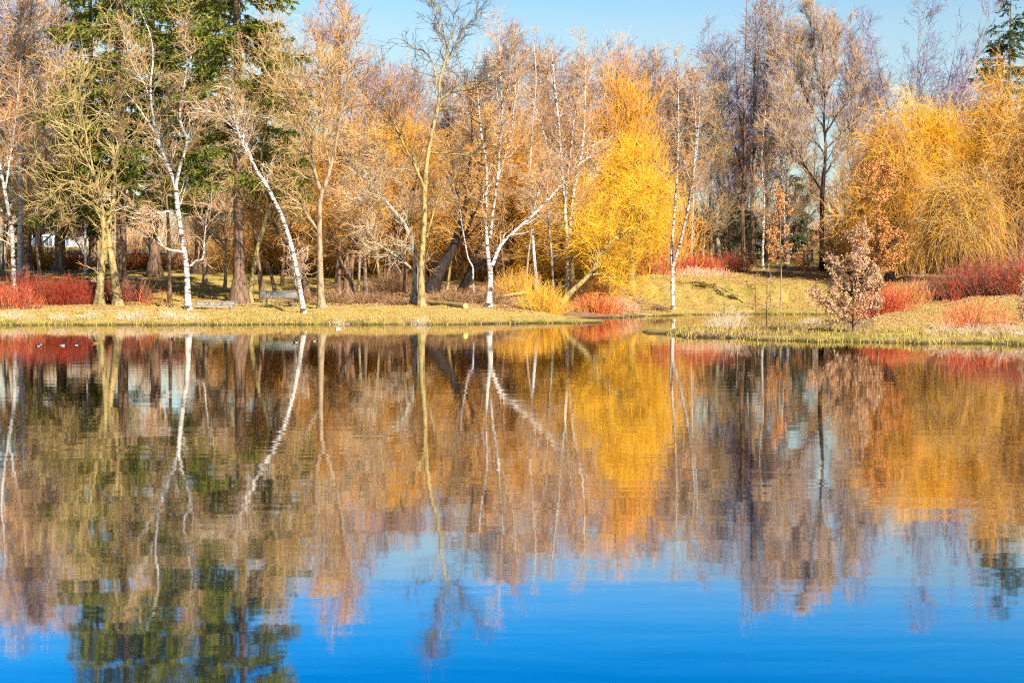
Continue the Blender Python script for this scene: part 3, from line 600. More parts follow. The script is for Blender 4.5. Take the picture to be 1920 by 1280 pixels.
hero('birch_tree', 'grey-white birch with a single bent stem among the yellow twigs', 'birch tree',
     [[(1008, 548, 9), (1003, 500, 8), (999, 450, 7), (996, 390, 6), (994, 320, 5), (998, 240, 4), (1005, 150, 3), (1000, 70, 2)], [(996, 390, 3), (1010, 350, 2.5), (1022, 300, 2)], [(997, 330, 3), (982, 270, 2.5), (975, 190, 1.5)]],
     'birch_bark_far', PALE, 'thin', seed=8, t_trunk=.35, dens=1.6, size=1.2)
hero('birch_tree', 'many-stemmed white birch standing in the yellow willow', 'birch tree',
     [[(1064, 540, 10), (1064, 490, 9), (1062, 440, 8), (1059, 385, 7), (1054, 320, 6), (1047, 225, 5), (1040, 162, 4), (1032, 75, 2)],
      [(1064, 470, 8), (1070, 420, 7), (1074, 370, 6), (1082, 330, 6), (1092, 280, 5), (1096, 220, 4), (1097, 150, 3), (1096, 70, 2)], [(1059, 390, 5), (1064, 330, 5), (1069, 290, 4), (1076, 225, 4), (1086, 160, 2)],
      [(1058, 375, 4), (1046, 345, 4), (1035, 317, 3), (1016, 237, 3), (990, 165, 2)], [(1085, 320, 4), (1100, 285, 3), (1120, 268, 2.5), (1150, 255, 1.5)], [(1066, 480, 3), (1052, 470, 2.5), (1036, 480, 1.5)]],
     'birch_bark', PALE, 'birch', seed=9, t_trunk=.35, dens=1.1, Y=101)
hero('birch_tree', 'white birch with a slim forked trunk on the cove bank', 'birch tree',
     [[(1262, 580, 9), (1261, 540, 9), (1261, 500, 8), (1259, 478, 7), (1262, 430, 6), (1266, 380, 5), (1270, 317, 4), (1272, 250, 4), (1272, 187, 3), (1268, 110, 2)],
      [(1261, 500, 7), (1271, 470, 6), (1280, 435, 6), (1290, 390, 6), (1297, 350, 5), (1301, 312, 5), (1305, 250, 4), (1302, 200, 3), (1294, 150, 2), (1290, 100, 1.5)],
      [(1303, 290, 3), (1310, 235, 3), (1320, 190, 2), (1332, 150, 1.5)], [(1292, 385, 3), (1306, 350, 2.5), (1322, 320, 2), (1345, 290, 1.2)], [(1270, 395, 3), (1262, 370, 2), (1245, 335, 2), (1228, 300, 1.2)], [(1297, 350, 3), (1285, 310, 2), (1275, 270, 1.2)]],
     'birch_bark', PALE, 'birch', seed=10, t_trunk=.35, dens=.75, flare=.25)
hero('birch_tree', 'thin white birch with a straight stem behind the red shrubs on the far bank', 'birch tree',
     [[(1296, 496, 6), (1297, 450, 5), (1299, 400, 4.5), (1302, 330, 4), (1310, 240, 3), (1312, 150, 1.5)], [(1300, 380, 2), (1312, 340, 2), (1325, 300, 1.2)]], 'birch_bark_far', PALE, 'thin', seed=11, dens=1.3, Y=122)
hero('birch_tree', 'white birch with a shaded left edge in front of the dark rail fence', 'birch tree',
     [[(1430, 506, 6), (1430, 470, 5.5), (1432, 420, 5), (1433, 370, 4), (1428, 300, 3), (1436, 200, 2)], [(1432, 440, 3), (1427, 400, 2.5), (1424, 350, 1.5)]], 'birch_bark', PALE, 'thin', seed=12, Y=124)
hero('birch_tree', 'forked white birch right of the orange-leaved sapling, before the rail fence', 'birch tree',
     [[(1472, 503, 6), (1472, 460, 5.5), (1471, 420, 5), (1469, 370, 4), (1464, 310, 3), (1462, 230, 2)], [(1472, 445, 4), (1480, 420, 4), (1492, 392, 3), (1500, 360, 2.5), (1510, 320, 1.5)]], 'birch_bark', PALE, 'thin', seed=13, Y=126)
hero('bare_tree', 'leafless tree with a dark shade-coloured trunk and a dense egg-shaped purple crown, near the willow', 'tree',
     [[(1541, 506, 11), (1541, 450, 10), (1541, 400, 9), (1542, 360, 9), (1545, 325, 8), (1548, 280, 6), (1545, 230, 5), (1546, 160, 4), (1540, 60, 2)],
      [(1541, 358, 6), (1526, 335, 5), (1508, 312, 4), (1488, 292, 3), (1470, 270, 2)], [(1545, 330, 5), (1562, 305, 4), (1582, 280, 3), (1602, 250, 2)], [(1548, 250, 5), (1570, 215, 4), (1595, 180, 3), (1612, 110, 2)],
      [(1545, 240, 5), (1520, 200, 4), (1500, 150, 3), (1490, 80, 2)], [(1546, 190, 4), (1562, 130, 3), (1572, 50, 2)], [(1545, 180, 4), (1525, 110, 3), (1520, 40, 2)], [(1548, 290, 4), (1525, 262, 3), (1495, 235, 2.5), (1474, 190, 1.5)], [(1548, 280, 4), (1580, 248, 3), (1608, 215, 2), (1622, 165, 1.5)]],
     'dark_and_shaded_bark', ['twig_purple', 'twig_olive', 'twig_tan'], 'egg', seed=14, t_trunk=.45, dens=2.4, Y=124)  # near-black bark colour paints in the willow's shade on this trunk
hero('bare_tree', 'small grey forked tree between the rail fence and the tree with the shade-coloured trunk', 'tree',
     [[(1517, 485, 8), (1516, 450, 7), (1512, 425, 6), (1504, 400, 5), (1496, 375, 4), (1486, 350, 2)], [(1514, 430, 5), (1518, 408, 4), (1530, 395, 3), (1545, 385, 2)], [(1504, 400, 3), (1512, 370, 2), (1522, 340, 1.5)]],
     'lichen_bark', ['twig_lichen', 'twig_tan'], 'thin', seed=15, t_trunk=.5, dens=2.0, size=1.4, Y=134)

# old leaning trees of the brush behind the lawn
hero('bare_tree', 'grey lichen-covered leaning tree arching left behind the tallest tan tree', 'tree',
     [[(776, 566, 18), (779, 520, 13), (778, 480, 11), (768, 440, 10), (752, 412, 9), (735, 392, 8), (712, 365, 8), (690, 340, 7), (665, 316, 6), (640, 285, 4), (620, 250, 2)],
      [(776, 508, 6), (755, 488, 6), (730, 472, 5), (706, 455, 4), (688, 436, 3)], [(735, 392, 4), (715, 385, 3), (690, 380, 2), (660, 388, 1.5)], [(712, 365, 4), (715, 320, 3), (700, 270, 2)], [(779, 470, 4), (764, 460, 4), (757, 465, 3)]],
     'lichen_bark', ['twig_pale', 'twig_tan'], 'oldwillow', seed=20, t_trunk=.4, dens=.75, Y=85.5)
hero('bare_tree', 'black slanting old trunk leaning right behind the tallest tan tree', 'tree',
     [[(806, 528, 34), (828, 500, 26), (848, 470, 20), (858, 440, 17), (866, 410, 14), (876, 370, 10), (880, 320, 7), (885, 250, 4), (880, 180, 2)],
      [(850, 466, 10), (868, 450, 8), (885, 410, 6), (898, 380, 4), (905, 330, 2)], [(866, 410, 7), (858, 370, 5), (850, 320, 3), (845, 260, 2)], [(876, 370, 5), (895, 330, 4), (905, 280, 3), (915, 220, 2)]],
     'dark_and_shaded_bark', ['twig_tan', 'twig_orange'], 'oldwillow', seed=21, t_trunk=.5, dens=.9, Y=98)
hero('bare_tree', 'low dark trunk slanting right toward the white birch, in the brush', 'tree',
     [[(866, 528, 20), (882, 512, 16), (900, 498, 12), (918, 485, 9), (935, 465, 6), (950, 440, 3)], [(882, 510, 8), (895, 480, 7), (906, 450, 5), (914, 420, 3)]],
     'dark_and_shaded_bark', ['twig_tan', 'bramble'], 'oldwillow', seed=22, t_trunk=.5, dens=.35, size=.7, Y=97)
hero('bare_tree', 'thin bare sapling with a white kinked stem beside the black slanting trunk', 'sapling',
     [[(888, 545, 5), (887, 520, 5), (886, 500, 4.5), (878, 485, 4), (872, 455, 4), (866, 420, 3.5), (862, 390, 2.5), (850, 350, 2), (835, 318, 1.5)], [(868, 430, 2), (860, 400, 1.6), (856, 370, 1)]], 'birch_bark_far', ['twig_pale', 'twig_tan'], 'pole', seed=23, flare=.1, Y=91)
hero('bare_tree', 'forked dark-stemmed tree with a broad tan base, right of the tree with surface roots', 'tree',
     [[(652, 548, 26), (654, 515, 20), (660, 480, 13), (666, 455, 9), (676, 430, 7), (690, 400, 4), (700, 350, 2)],
      [(634, 548, 12), (636, 515, 10), (640, 495, 9), (630, 470, 8), (618, 448, 7), (606, 435, 5), (590, 410, 3)], [(645, 505, 8), (652, 475, 7), (656, 440, 5), (658, 390, 4), (656, 330, 2)], [(662, 470, 6), (678, 445, 5), (688, 438, 4), (705, 425, 2)]],
     'brown_bark', ['twig_tan', 'twig_orange'], 'oldwillow', seed=24, t_trunk=.4, dens=1.0, Y=91)
hero('bare_tree', 'slim brown tree on the brush mound right of the forked dark-stemmed tree', 'tree', [[(686, 540, 9), (684, 500, 8), (683, 460, 6), (684, 410, 5), (680, 340, 4), (672, 260, 2)], [(684, 420, 3), (696, 380, 2), (705, 330, 1.5)]], 'pale_tan_bark', ['twig_tan', 'twig_orange'], 'thin', seed=25, dens=2, size=1.3, Y=94)
hero('bare_tree', 'curved brown trunk bending left behind the leaning white birch', 'tree',
     [[(577, 545, 15), (570, 525, 14), (560, 498, 13), (548, 470, 12), (533, 445, 11), (512, 422, 9), (492, 405, 7), (470, 385, 5), (450, 350, 3)], [(535, 448, 7), (545, 420, 6), (552, 385, 5), (550, 340, 3), (556, 290, 2)], [(512, 422, 5), (520, 390, 4), (522, 340, 3), (515, 280, 2)]],
     'brown_bark', ['twig_tan', 'twig_olive'], 'oldwillow', seed=26, t_trunk=.45, dens=1.0, Y=91)
hero('bare_tree', 'tan kinked tree leaning right beside the dark conifer trunk, behind the low bench', 'tree',
     [[(468, 566, 13), (472, 530, 11), (478, 490, 10), (484, 462, 9), (494, 430, 9), (499, 400, 8), (500, 375, 7), (492, 340, 6), (490, 290, 5), (500, 230, 4), (498, 150, 3), (505, 60, 2)],
      [(497, 405, 5), (480, 380, 4), (462, 350, 3), (440, 320, 2)], [(492, 335, 4), (475, 290, 3), (465, 230, 2)], [(500, 230, 3), (520, 180, 2), (530, 120, 1.5)], [(490, 290, 3), (470, 240, 3), (455, 180, 2), (450, 110, 1.5)]],
     'tan_bark', ['twig_olive', 'twig_tan'], 'maple', seed=27, t_trunk=.45, dens=1.1, Y=88)
hero('bare_tree', 'brown trunk leaning slightly left behind the left end of the slatted bench', 'tree', [[(493, 560, 12), (488, 520, 11), (482, 480, 9), (478, 440, 7), (470, 380, 5), (474, 300, 3)], [(480, 460, 4), (490, 420, 3), (488, 360, 2)]], 'brown_bark', ['twig_tan', 'twig_orange'], 'thin', seed=28, dens=2.2, size=1.5, Y=90)
hero('bare_tree', 'slim brown trunk leaning left behind the middle of the slatted bench', 'tree', [[(517, 545, 8), (508, 515, 7), (500, 492, 6), (488, 460, 5), (482, 420, 4), (478, 360, 2)]], 'brown_bark', ['twig_tan', 'twig_orange'], 'thin', seed=29, dens=1.6, size=1.3, Y=95)
hero('bare_tree', 'slim brown pole-like trunk left of the forked white birch', 'tree', [[(318, 564, 9), (318, 520, 8), (317, 480, 7.5), (316, 430, 7), (312, 360, 5), (314, 260, 3), (310, 160, 2)], [(316, 400, 3), (302, 360, 2), (290, 300, 1.5)]], 'brown_bark', ['twig_lichen', 'twig_tan'], 'thin', seed=30, dens=2.2, size=1.4, Y=88)
hero('bare_tree', 'short brown trunk with spreading limbs on the lawn right of the forked white birch', 'tree', [[(384, 532, 10), (384, 500, 8), (385, 470, 6), (388, 430, 4), (390, 370, 2)], [(384, 470, 4), (374, 440, 3), (362, 405, 2)], [(386, 460, 4), (400, 420, 3), (422, 395, 2)]], 'pale_tan_bark', ['twig_red', 'twig_lichen'], 'thin', seed=31, dens=3.2, size=1.7, Y=104, t_trunk=.4)
for px, py, lb, sd in ((160, 520, 'small grey birch with a broken forked top in the shade of the red shrubs', 40), (283, 508, 'thin white birch behind the coral shrubs, left of the slim brown pole trunk', 41), (372, 505, 'thin white birch leaning left across the far orange-red bed', 42), (730, 498, 'straight pale birch stem seen through the brush below the golden twigs', 43)):
    lean = {40: 0, 41: -4, 42: -8, 43: -2}[sd]
    L = [[(px, py, 6.5), (px + lean * .4, py - 40, 6), (px + lean, py - 85, 5), (px + lean * 1.3, py - 140, 4), (px + lean * 2, py - 230, 2)]]
    L += [[(px + lean * .4, py - 40, 4), (px - 14, py - 62, 3), (px - 26, py - 88, 1.8)], [(px + lean, py - 85, 3), (px + 12, py - 130, 2.5), (px + 18, py - 180, 1.5)]] if sd != 43 else []
    hero('birch_tree', lb, 'birch tree', L, 'birch_bark_far', ['twig_pale', 'twig_red'], 'thin', seed=sd, t_trunk=.4, Y={40: 112, 41: 128, 42: 132, 43: 112}[sd])
for i, (px, py, Y, dx, top, bk, lb) in enumerate((
    (556, 532, 100, -38, 330, 'pale_tan_bark', 'thin tan stem slanting left behind the right end of the slatted bench'), (628, 528, 101, 30, 330, 'brown_bark', 'thin brown stem slanting right beside the forked dark-stemmed tree'),
    (712, 530, 99, -26, 300, 'pale_tan_bark', 'thin pale stem slanting left above the low brown bramble'), (757, 528, 98, 22, 320, 'dark_and_shaded_bark', 'thin dark stem slanting right just left of the arching grey tree'),
    (838, 530, 100, 46, 330, 'tan_bark', 'thin mossy stem slanting right in front of the black slanting trunk'), (947, 540, 99, -24, 310, 'brown_bark', 'thin brown stem slanting left right of the long-limbed birch'),
    (985, 535, 100, 28, 300, 'pale_tan_bark', 'thin pale stem slanting right left of the grey-white bent birch'), (1038, 545, 99, -18, 300, 'lichen_bark', 'thin grey stem slanting left at the many-stemmed birch'),
    (672, 532, 100, 14, 310, 'lichen_bark', 'thin grey stem left of the slim brown tree on the mound'))):
    hero('bare_tree', lb, 'tree', [[(px, py, 6), (px + dx * .25, py - (py - top) * .3, 5.5), (px + dx * .7, py - (py - top) * .65, 4.5), (px + dx * 1.2, top, 2)], [(px + dx * .45, py - (py - top) * .45, 3.5), (px + dx * .2, py - (py - top) * .7, 2.5), (px - dx * .2, top + 15, 1.5)]], bk, ['twig_tan', 'twig_pale'], 'thin', seed=720 + i, Y=Y, dens=1.2, size=1.2)
hero('bare_tree', 'brown straight trunk at the edge of the red bank shrubs, right of the cove birch', 'tree', [[(1333, 488, 8), (1333, 440, 7), (1332, 380, 6), (1334, 310, 5), (1340, 210, 3), (1338, 120, 2)], [(1333, 370, 3), (1322, 320, 2), (1316, 260, 1.4)], [(1333, 340, 3), (1348, 290, 2), (1356, 230, 1.4)]], 'brown_bark', ['twig_lichen', 'twig_tan'], 'thin', seed=44, dens=3, size=1.6, Y=130)
for i, (px, lb) in enumerate(((1394, 'dark brown tall trunk in the lichen-grey grove left of the fence, leaning slightly left'), (1412, 'rust-brown tall trunk in the lichen-grey grove, next to the rail fence'))):
    hero('bare_tree', lb, 'tree', [[(px, 492, 10), (px - 1, 440, 9), (px - 2, 380, 8), (px + 2, 300, 7), (px + 1, 200, 5), (px + 4, 90, 3), (px + 6, -20, 1.5)], [(px - 1, 330, 5), (px - 16, 270, 4), (px - 28, 190, 3), (px - 34, 90, 2)], [(px + 2, 300, 5), (px + 16, 240, 4), (px + 26, 150, 3), (px + 30, 40, 2)],
          [(px - 1, 400, 3), (px - 25, 370, 2.5), (px - 48, 350, 2), (px - 70, 352, 1)], [(px, 380, 3), (px + 22, 345, 2.5), (px + 45, 330, 1.5)], [(px, 345, 3), (px - 30, 312, 2), (px - 52, 300, 1)]], 'brown_bark', ['twig_far', 'twig_lichen'], 'maple', seed=46 + i, dens=1.1, t_trunk=.35, Y=132 + 3 * i)

# ------------------------------------------------------------------ willows
willow('bright yellow willow with the most vivid crown, hanging over the fallen trunk by the cove', 1184, 535, 292, 104, 'tan_bark', ['willow_yellow', 'willow_gold', 'willow_yellow'], 60, N=4700, droop=.08, Y=108, strand=2.3, up0=.5, low=.34, nl=18)
willow('yellow-green willow thicket tree around the many-stemmed birch', 1072, 535, 350, 108, 'tan_bark', ['willow_yellow', 'willow_gold', 'willow_tan'], 61, N=5400, droop=.07, Y=104, strand=2.2, up0=.5, low=.2, nl=18)
willow('tall orange-topped willow rising behind the bright yellow one', 1165, 500, 118, 66, 'brown_bark', ['willow_orange', 'twig_orange', 'willow_orange'], 62, N=2300, droop=-.01, Y=119, strand=1.7, up0=.9, low=.45)
willow('golden willow glowing behind the arching lichen-covered tree', 745, 525, 212, 92, 'brown_bark', ['willow_orange', 'willow_gold', 'willow_tan'], 63, N=6400, droop=.07, Y=107, strand=2.2)
willow('orange-gold willow filling the gap between the white birch and the grey-white birch', 955, 528, 262, 82, 'brown_bark', ['willow_orange', 'willow_gold', 'twig_orange'], 64, N=6000, droop=.06, Y=107, strand=2.0)
willow('tan-gold willow behind the curved brown trunk', 600, 520, 270, 80, 'brown_bark', ['willow_tan', 'twig_orange', 'willow_orange'], 65, N=5500, droop=.05, Y=112, strand=1.9)
WM = ['willow_gold', 'willow_tan', 'willow_orange']
willow('low rounded golden willow crown just behind the taller narrow oak sapling', 1668, 545, 205, 82, 'brown_bark', WM, 66, N=7500, droop=.13, Y=108, strand=3.0, nl=20, fork=.14, up0=.7)
willow('brightest golden weeping willow, below the vase-shaped bare tree', 1748, 545, 172, 92, 'brown_bark', ['willow_yellow', 'willow_gold', 'willow_orange'], 67, N=8000, droop=.13, Y=114, strand=3.2, nl=20, fork=.14, up0=.8)
willow('tallest orange weeping willow, directly below the spruce spire', 1858, 545, 128, 92, 'brown_bark', ['willow_orange', 'willow_tan', 'willow_gold'], 68, N=8500, droop=.13, Y=118, strand=3.2, nl=20, fork=.14, up0=.8)
willow('tan weeping willow cut by the frame edge behind the dark red shrubs', 1945, 545, 165, 90, 'brown_bark', ['willow_tan', 'willow_orange', 'willow_tan'], 69, N=7500, droop=.13, Y=108, strand=3.2, nl=20, fork=.14, up0=.6)
willow('low tan willow hanging in front of the two big ones, above the dark red shrubs', 1800, 550, 300, 88, 'brown_bark', ['willow_tan', 'willow_gold', 'willow_tan'], 71, N=6500, droop=.14, Y=101, strand=2.8, nl=18, fork=.14, up0=.5)
willow('small golden willow drooping right of the tree with the shade-coloured trunk', 1636, 530, 345, 36, 'lichen_bark', ['willow_gold', 'willow_tan', 'twig_orange'], 72, N=2600, droop=.12, Y=117, strand=2.0)
# fallen leaning willow trunk over the cove
hero('willow_tree', 'old willow with a slanting bare tan trunk leaning over the orange shrubs of the cove', 'willow',
     [[(1052, 562, 12), (1070, 548, 11), (1092, 528, 10), (1112, 505, 9), (1130, 472, 8), (1150, 450, 7), (1172, 432, 6), (1200, 412, 5), (1235, 385, 3)], [(1102, 516, 6), (1130, 514, 5), (1152, 528, 4), (1172, 548, 3), (1200, 562, 2)], [(1130, 472, 5), (1146, 482, 4), (1170, 500, 3), (1190, 528, 2)],
      [(1150, 450, 5), (1178, 440, 4), (1212, 432, 3), (1240, 440, 2)], [(1112, 505, 4), (1112, 460, 3), (1122, 410, 2)], [(1172, 432, 4), (1182, 400, 3), (1198, 360, 2)]],
     'tan_bark', ['willow_yellow', 'willow_gold'], 'oldwillow', seed=70, t_trunk=.2, dens=1.7, size=1.0, Y=96, zmin=.3)

# ------------------------------------------------------------------ conifers
conifer('conifer with a stout brown trunk left of the orange-yellow bed', 51, 506, 24, 4.2, 5.5, 80, 'needle_dark', r0=.42, N=14000)
conifer('conifer with a dark flared trunk and green boughs hanging low, in the orange-yellow bed', 113, 507, 22, 4.0, 3.6, 81, 'needle', r0=.46, N=16000)
conifer('tall conifer whose grey-brown trunk stands against the two-stemmed olive-tan tree', 229, 562, 36, 5.4, 5.5, 82, 'needle', r0=.34, N=46000, gaps=.12)
conifer('tallest dense conifer with a dark trunk at the right end of the low bench', 449, 566, 37, 5.0, 7.0, 83, 'needle', r0=.36, N=52000, gaps=.05)
conifer('conifer with deep green boughs rising behind the forked white birch', 290, 520, 37, 5.6, 5.5, 84, 'needle', Y=112, r0=.4, N=46000, gaps=.08)
conifer('conifer with yellow-green boughs behind the dark trunk of the tallest one', 375, 508, 38, 5.4, 6.0, 85, 'needle', Y=116, r0=.4, N=46000, gaps=.08)
conifer('dark conifer filling the gap behind the two-stemmed olive-tan tree', 175, 505, 34, 5.8, 3.5, 91, 'needle', Y=120, r0=.36, N=32000)
conifer('thin conifer with a dark trunk and a pale building behind it', 72, 494, 22, 3.2, 6.0, 86, 'needle_dark', Y=138, r0=.34, N=9000)
conifer('blue-green spruce spire above the orange weeping willow', 1888, 520, zz(-18, 128) - 3.6, 5.4, 9, 87, 'needle_dark', Y=128, r0=.3, N=17000, gaps=.25, droop=.15)
conifer('small bright green young conifer behind the slender white birch', 40, 490, 5.2, 1.3, .4, 88, 'needle_bright', Y=140, r0=.08, N=3000)
conifer('dark green conifer in the shaded grove left of the rail fence', 1372, 485, 10, 3.4, 1.5, 89, 'needle_dark', Y=150, r0=.25, N=9000)
conifer('dark green conifer behind the forked birch at the rail fence', 1490, 480, 9, 3.2, 1.5, 90, 'needle_dark', Y=155, r0=.25, N=8000)

# ------------------------------------------------------------------ leafless trees further back
protos = {
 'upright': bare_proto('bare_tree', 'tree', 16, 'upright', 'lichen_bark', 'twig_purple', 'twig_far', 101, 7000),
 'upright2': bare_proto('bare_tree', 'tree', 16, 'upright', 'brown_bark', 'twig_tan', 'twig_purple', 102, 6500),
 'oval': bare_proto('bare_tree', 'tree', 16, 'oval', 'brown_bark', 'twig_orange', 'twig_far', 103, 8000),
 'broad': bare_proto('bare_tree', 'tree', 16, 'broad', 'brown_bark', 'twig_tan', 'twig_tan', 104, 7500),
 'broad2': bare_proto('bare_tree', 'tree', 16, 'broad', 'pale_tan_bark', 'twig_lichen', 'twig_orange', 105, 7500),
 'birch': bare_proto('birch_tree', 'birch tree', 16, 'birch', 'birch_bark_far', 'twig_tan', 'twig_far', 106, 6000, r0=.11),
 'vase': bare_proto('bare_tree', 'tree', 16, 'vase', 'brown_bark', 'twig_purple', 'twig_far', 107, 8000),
}
used = set()
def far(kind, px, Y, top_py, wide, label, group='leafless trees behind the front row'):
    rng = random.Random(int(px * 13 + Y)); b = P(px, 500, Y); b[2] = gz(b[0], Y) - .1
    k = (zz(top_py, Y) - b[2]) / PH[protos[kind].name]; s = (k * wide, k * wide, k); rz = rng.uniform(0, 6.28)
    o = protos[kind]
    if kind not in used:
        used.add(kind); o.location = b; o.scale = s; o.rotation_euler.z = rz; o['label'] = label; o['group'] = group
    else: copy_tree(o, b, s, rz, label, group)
FARS = [
 ('vase', 1725, 128, -40, 1.0, 'tall vase-shaped tree with dark bare stems rising behind the weeping willows'),
 ('oval', 640, 112, -40, .95, 'orange-brown leafless tree with a purple top, left of the notch of open sky'),
 ('broad2', 585, 118, 20, .8, 'tan leafless tree above the leaning birch, behind the one with surface roots'),
 ('upright', 735, 140, 92, 1.1, 'low pale purple tree at the bottom of the notch of open sky'),
 ('upright2', 690, 150, 120, 1.0, 'thin-topped tree in the left part of the sky notch'),
 ('oval', 740, 132, 84, 1.0, 'lilac-tan oval tree at the foot of the notch of open sky'),
 ('upright2', 775, 136, 96, 1.1, 'lilac tree showing just left of the top of the tallest tan tree'),
 ('birch', 845, 138, 74, 1.2, 'slim lilac birch right behind the top of the tallest tan tree'),
 ('oval', 700, 136, 96, .9, 'orange-lilac oval tree at the left foot of the sky notch'),
 ('upright', 1065, 142, 66, 1.2, 'pale lilac tree behind the left stems of the many-stemmed birch'),
 ('oval', 1240, 146, 120, 1.1, 'lilac-brown oval tree behind the gap between orange willow and cove birch'),
 ('oval', 1400, 150, 110, 1.1, 'brown-lilac oval tree deep in the lichen-grey grove'),
 ('birch', 895, 125, 70, 1.2, 'purple-topped birch just right of the tallest tan tree'),
 ('upright2', 950, 122, 14, 1.0, 'narrow purple-topped tree above the white birch with the long limb'),
 ('birch', 1032, 128, 36, 1.15, 'white-stemmed birch top standing above the gap left of the many-stemmed birch'),
 ('birch', 1010, 140, 42, 1.0, 'slim white-stemmed birch above the grey-white bent birch'),
 ('birch', 1098, 130, 42, 1.2, 'white-stemmed birch top just left of the tall orange willow'),
 ('upright', 1140, 138, 44, 1.1, 'pale purple tree behind the left shoulder of the tall orange willow'),
 ('upright', 1180, 145, 48, 1.2, 'pale purple tree directly behind the tall orange willow'),
 ('upright2', 1212, 136, 60, 1.1, 'purple tree right of the tall orange willow'),
 ('birch', 1265, 140, 88, 1.2, 'slim tree behind the left fork of the cove birch, below the wide sky'),
 ('upright2', 1295, 146, 92, 1.1, 'purple-brown tree behind the right fork of the cove birch'),
 ('upright', 1345, 138, 8, 1.2, 'tall grey-purple tree at the right edge of the wide sky opening'),
 ('upright2', 1440, 140, -16, 1.15, 'tall purple tree above the orange-leaved sapling'),
 ('birch', 1478, 136, 30, 1.1, 'grey slender tree left of the egg-shaped purple crown'),
 ('upright', 1600, 140, 18, 1.05, 'thin tree showing at the right shoulder of the egg-shaped purple crown'),
 ('upright2', 1640, 150, 130, 1.1, 'low purple tree between the egg-shaped crown and the vase-shaped tree'),
 ('upright', 1800, 150, 110, 1.0, 'low purple tree between the vase-shaped tree and the spruce spire'),
 ('birch', 38, 108, -60, 1.2, 'tall white-stemmed birch rising at the left, before the stout conifer trunk'),
 ('upright', 8, 124, -70, 1.2, 'pale grey-purple tree at the very left edge'),
 ('upright2', 118, 118, -50, 1.0, 'red-brown tree standing between the left conifers, tall and thin'),
 ('broad2', 75, 104, 130, .8, 'orange-tan leafless tree left of the two-stemmed one'),
 ('broad', 530, 104, 80, .75, 'tan-twigged tree filling the space above the slatted bench'),
 ('broad', 680, 116, 200, .9, 'tan-twigged tree behind the forked dark-stemmed one'),
 ('broad2', 860, 116, 170, .9, 'orange-twigged tree above the black slanting trunk'),
 ('oval', 830, 130, 150, 1.1, 'purple-tan tree behind the crown of the tallest tan tree'),
 ('oval', 925, 132, 120, 1.0, 'orange-brown oval tree behind the white birch with the long limb'),
 ('broad', 1010, 120, 190, .8, 'tan-twigged tree behind the grey-white bent birch'),
 ('broad2', 1090, 124, 180, .8, 'tan-orange tree behind the many-stemmed birch'),
 ('broad', 1240, 122, 230, .8, 'tan-twigged tree behind the vivid yellow willow'),
 ('broad2', 1320, 126, 200, .85, 'lichen-grey and orange tree right of the cove birch'),
 ('broad', 1370, 142, 190, 1.0, 'grey-tan tree at the left of the lichen-grey grove'),
 ('broad2', 1460, 146, 200, 1.0, 'tan tree in the lichen-grey grove behind the orange-leaved sapling'),
 ('broad', 1590, 128, 230, .9, 'tan-twigged tree between the tree with the shade-coloured trunk and the golden willow'),
 ('broad', 1660, 122, 260, .8, 'tan-twigged tree behind the left side of the golden weeping willow'),
 ('oval', 770, 126, 160, .9, 'orange-brown oval tree behind the golden glow of the arching grey tree'),
 ('broad2', 420, 100, 120, .7, 'tan-orange tree in front of the tallest dense conifer'),
 ('broad', 5, 112, 240, .7, 'low grey-tan tree behind the slender white birch'),
]
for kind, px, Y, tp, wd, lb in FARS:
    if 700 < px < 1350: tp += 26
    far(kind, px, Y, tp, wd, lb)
for k in protos:
    if k not in used: print('UNUSED', k)

# the wood that closes the view
rng = np.random.default_rng(500)
mb = MB(); n = 150
n += 60; pxw = np.concatenate([rng.uniform(-100, 480, 60), rng.uniform(-250, 0, 14), rng.uniform(460, 1290, 90), rng.uniform(1560, 2200, 46)]); Yw = rng.uniform(150, 260, n); Yw[:60] = rng.uniform(262, 330, 60); Xw = (pxw - 960) / F * Yw; Zw = ground(Xw, Yw)
hw_ = rng.uniform(7, 13, n); hw_[:60] *= 1.5; tt = np.linspace(0, 1, 6)
tp = np.stack([Xw[:, None] + rng.normal(0, .4, (n, 1)) * tt, Yw[:, None] + 0 * tt, Zw[:, None] - .2 + hw_[:, None] * tt], -1); tr = .16 * (1 - tt)[None] + .02 + 0 * hw_[:, None]
mb.tubes(tp, tr, 'brown_bark', 5)
a, ar = grow(tp, tr, 3000, 4.0, rng, t0=.12, ang=42, up=.08, wander=.15, npts=6, rmax=.06, rtip=.015); mb.tubes(a, ar, 'twig_tan', 3)
c, cr_ = grow(a, ar, 19000, 2.0, rng, t0=.1, ang=38, up=.04, wander=.18, npts=4, rmax=.028, rtip=.012)
h = rng.random(len(c)); mb.tubes(c[h < .4], cr_[h < .4], 'twig_tan', 3); mb.tubes(c[(h >= .4) & (h < .7)], cr_[(h >= .4) & (h < .7)], 'twig_orange', 3); mb.tubes(c[h >= .7], cr_[h >= .7], 'twig_purple', 3)
nb2 = 5200; pxb = rng.uniform(-300, 2250, nb2); Yb = rng.uniform(238, 275, nb2); Xb = (pxb - 960) / F * Yb; Zb = ground(Xb, Yb)
bt_ = np.zeros((nb2, 5, 3)); bt_[:, 0] = np.stack([Xb, Yb, Zb - .1], -1); dd = np.stack([rng.normal(0, .3, nb2), rng.normal(0, .3, nb2), np.ones(nb2)], -1); Lb = rng.uniform(3, 8.5, nb2) * np.where((pxb > -50) & (pxb < 470), 1.3, 1)
for k_ in range(1, 5):
    dd = dd + rng.normal(0, .16, (nb2, 3)); dd /= np.linalg.norm(dd, axis=1, keepdims=True); bt_[:, k_] = bt_[:, k_ - 1] + dd * (Lb / 4)[:, None]
br_ = np.linspace(.06, .025, 5)[None] * np.ones((nb2, 1))
hb = np.random.default_rng(5).random(nb2)
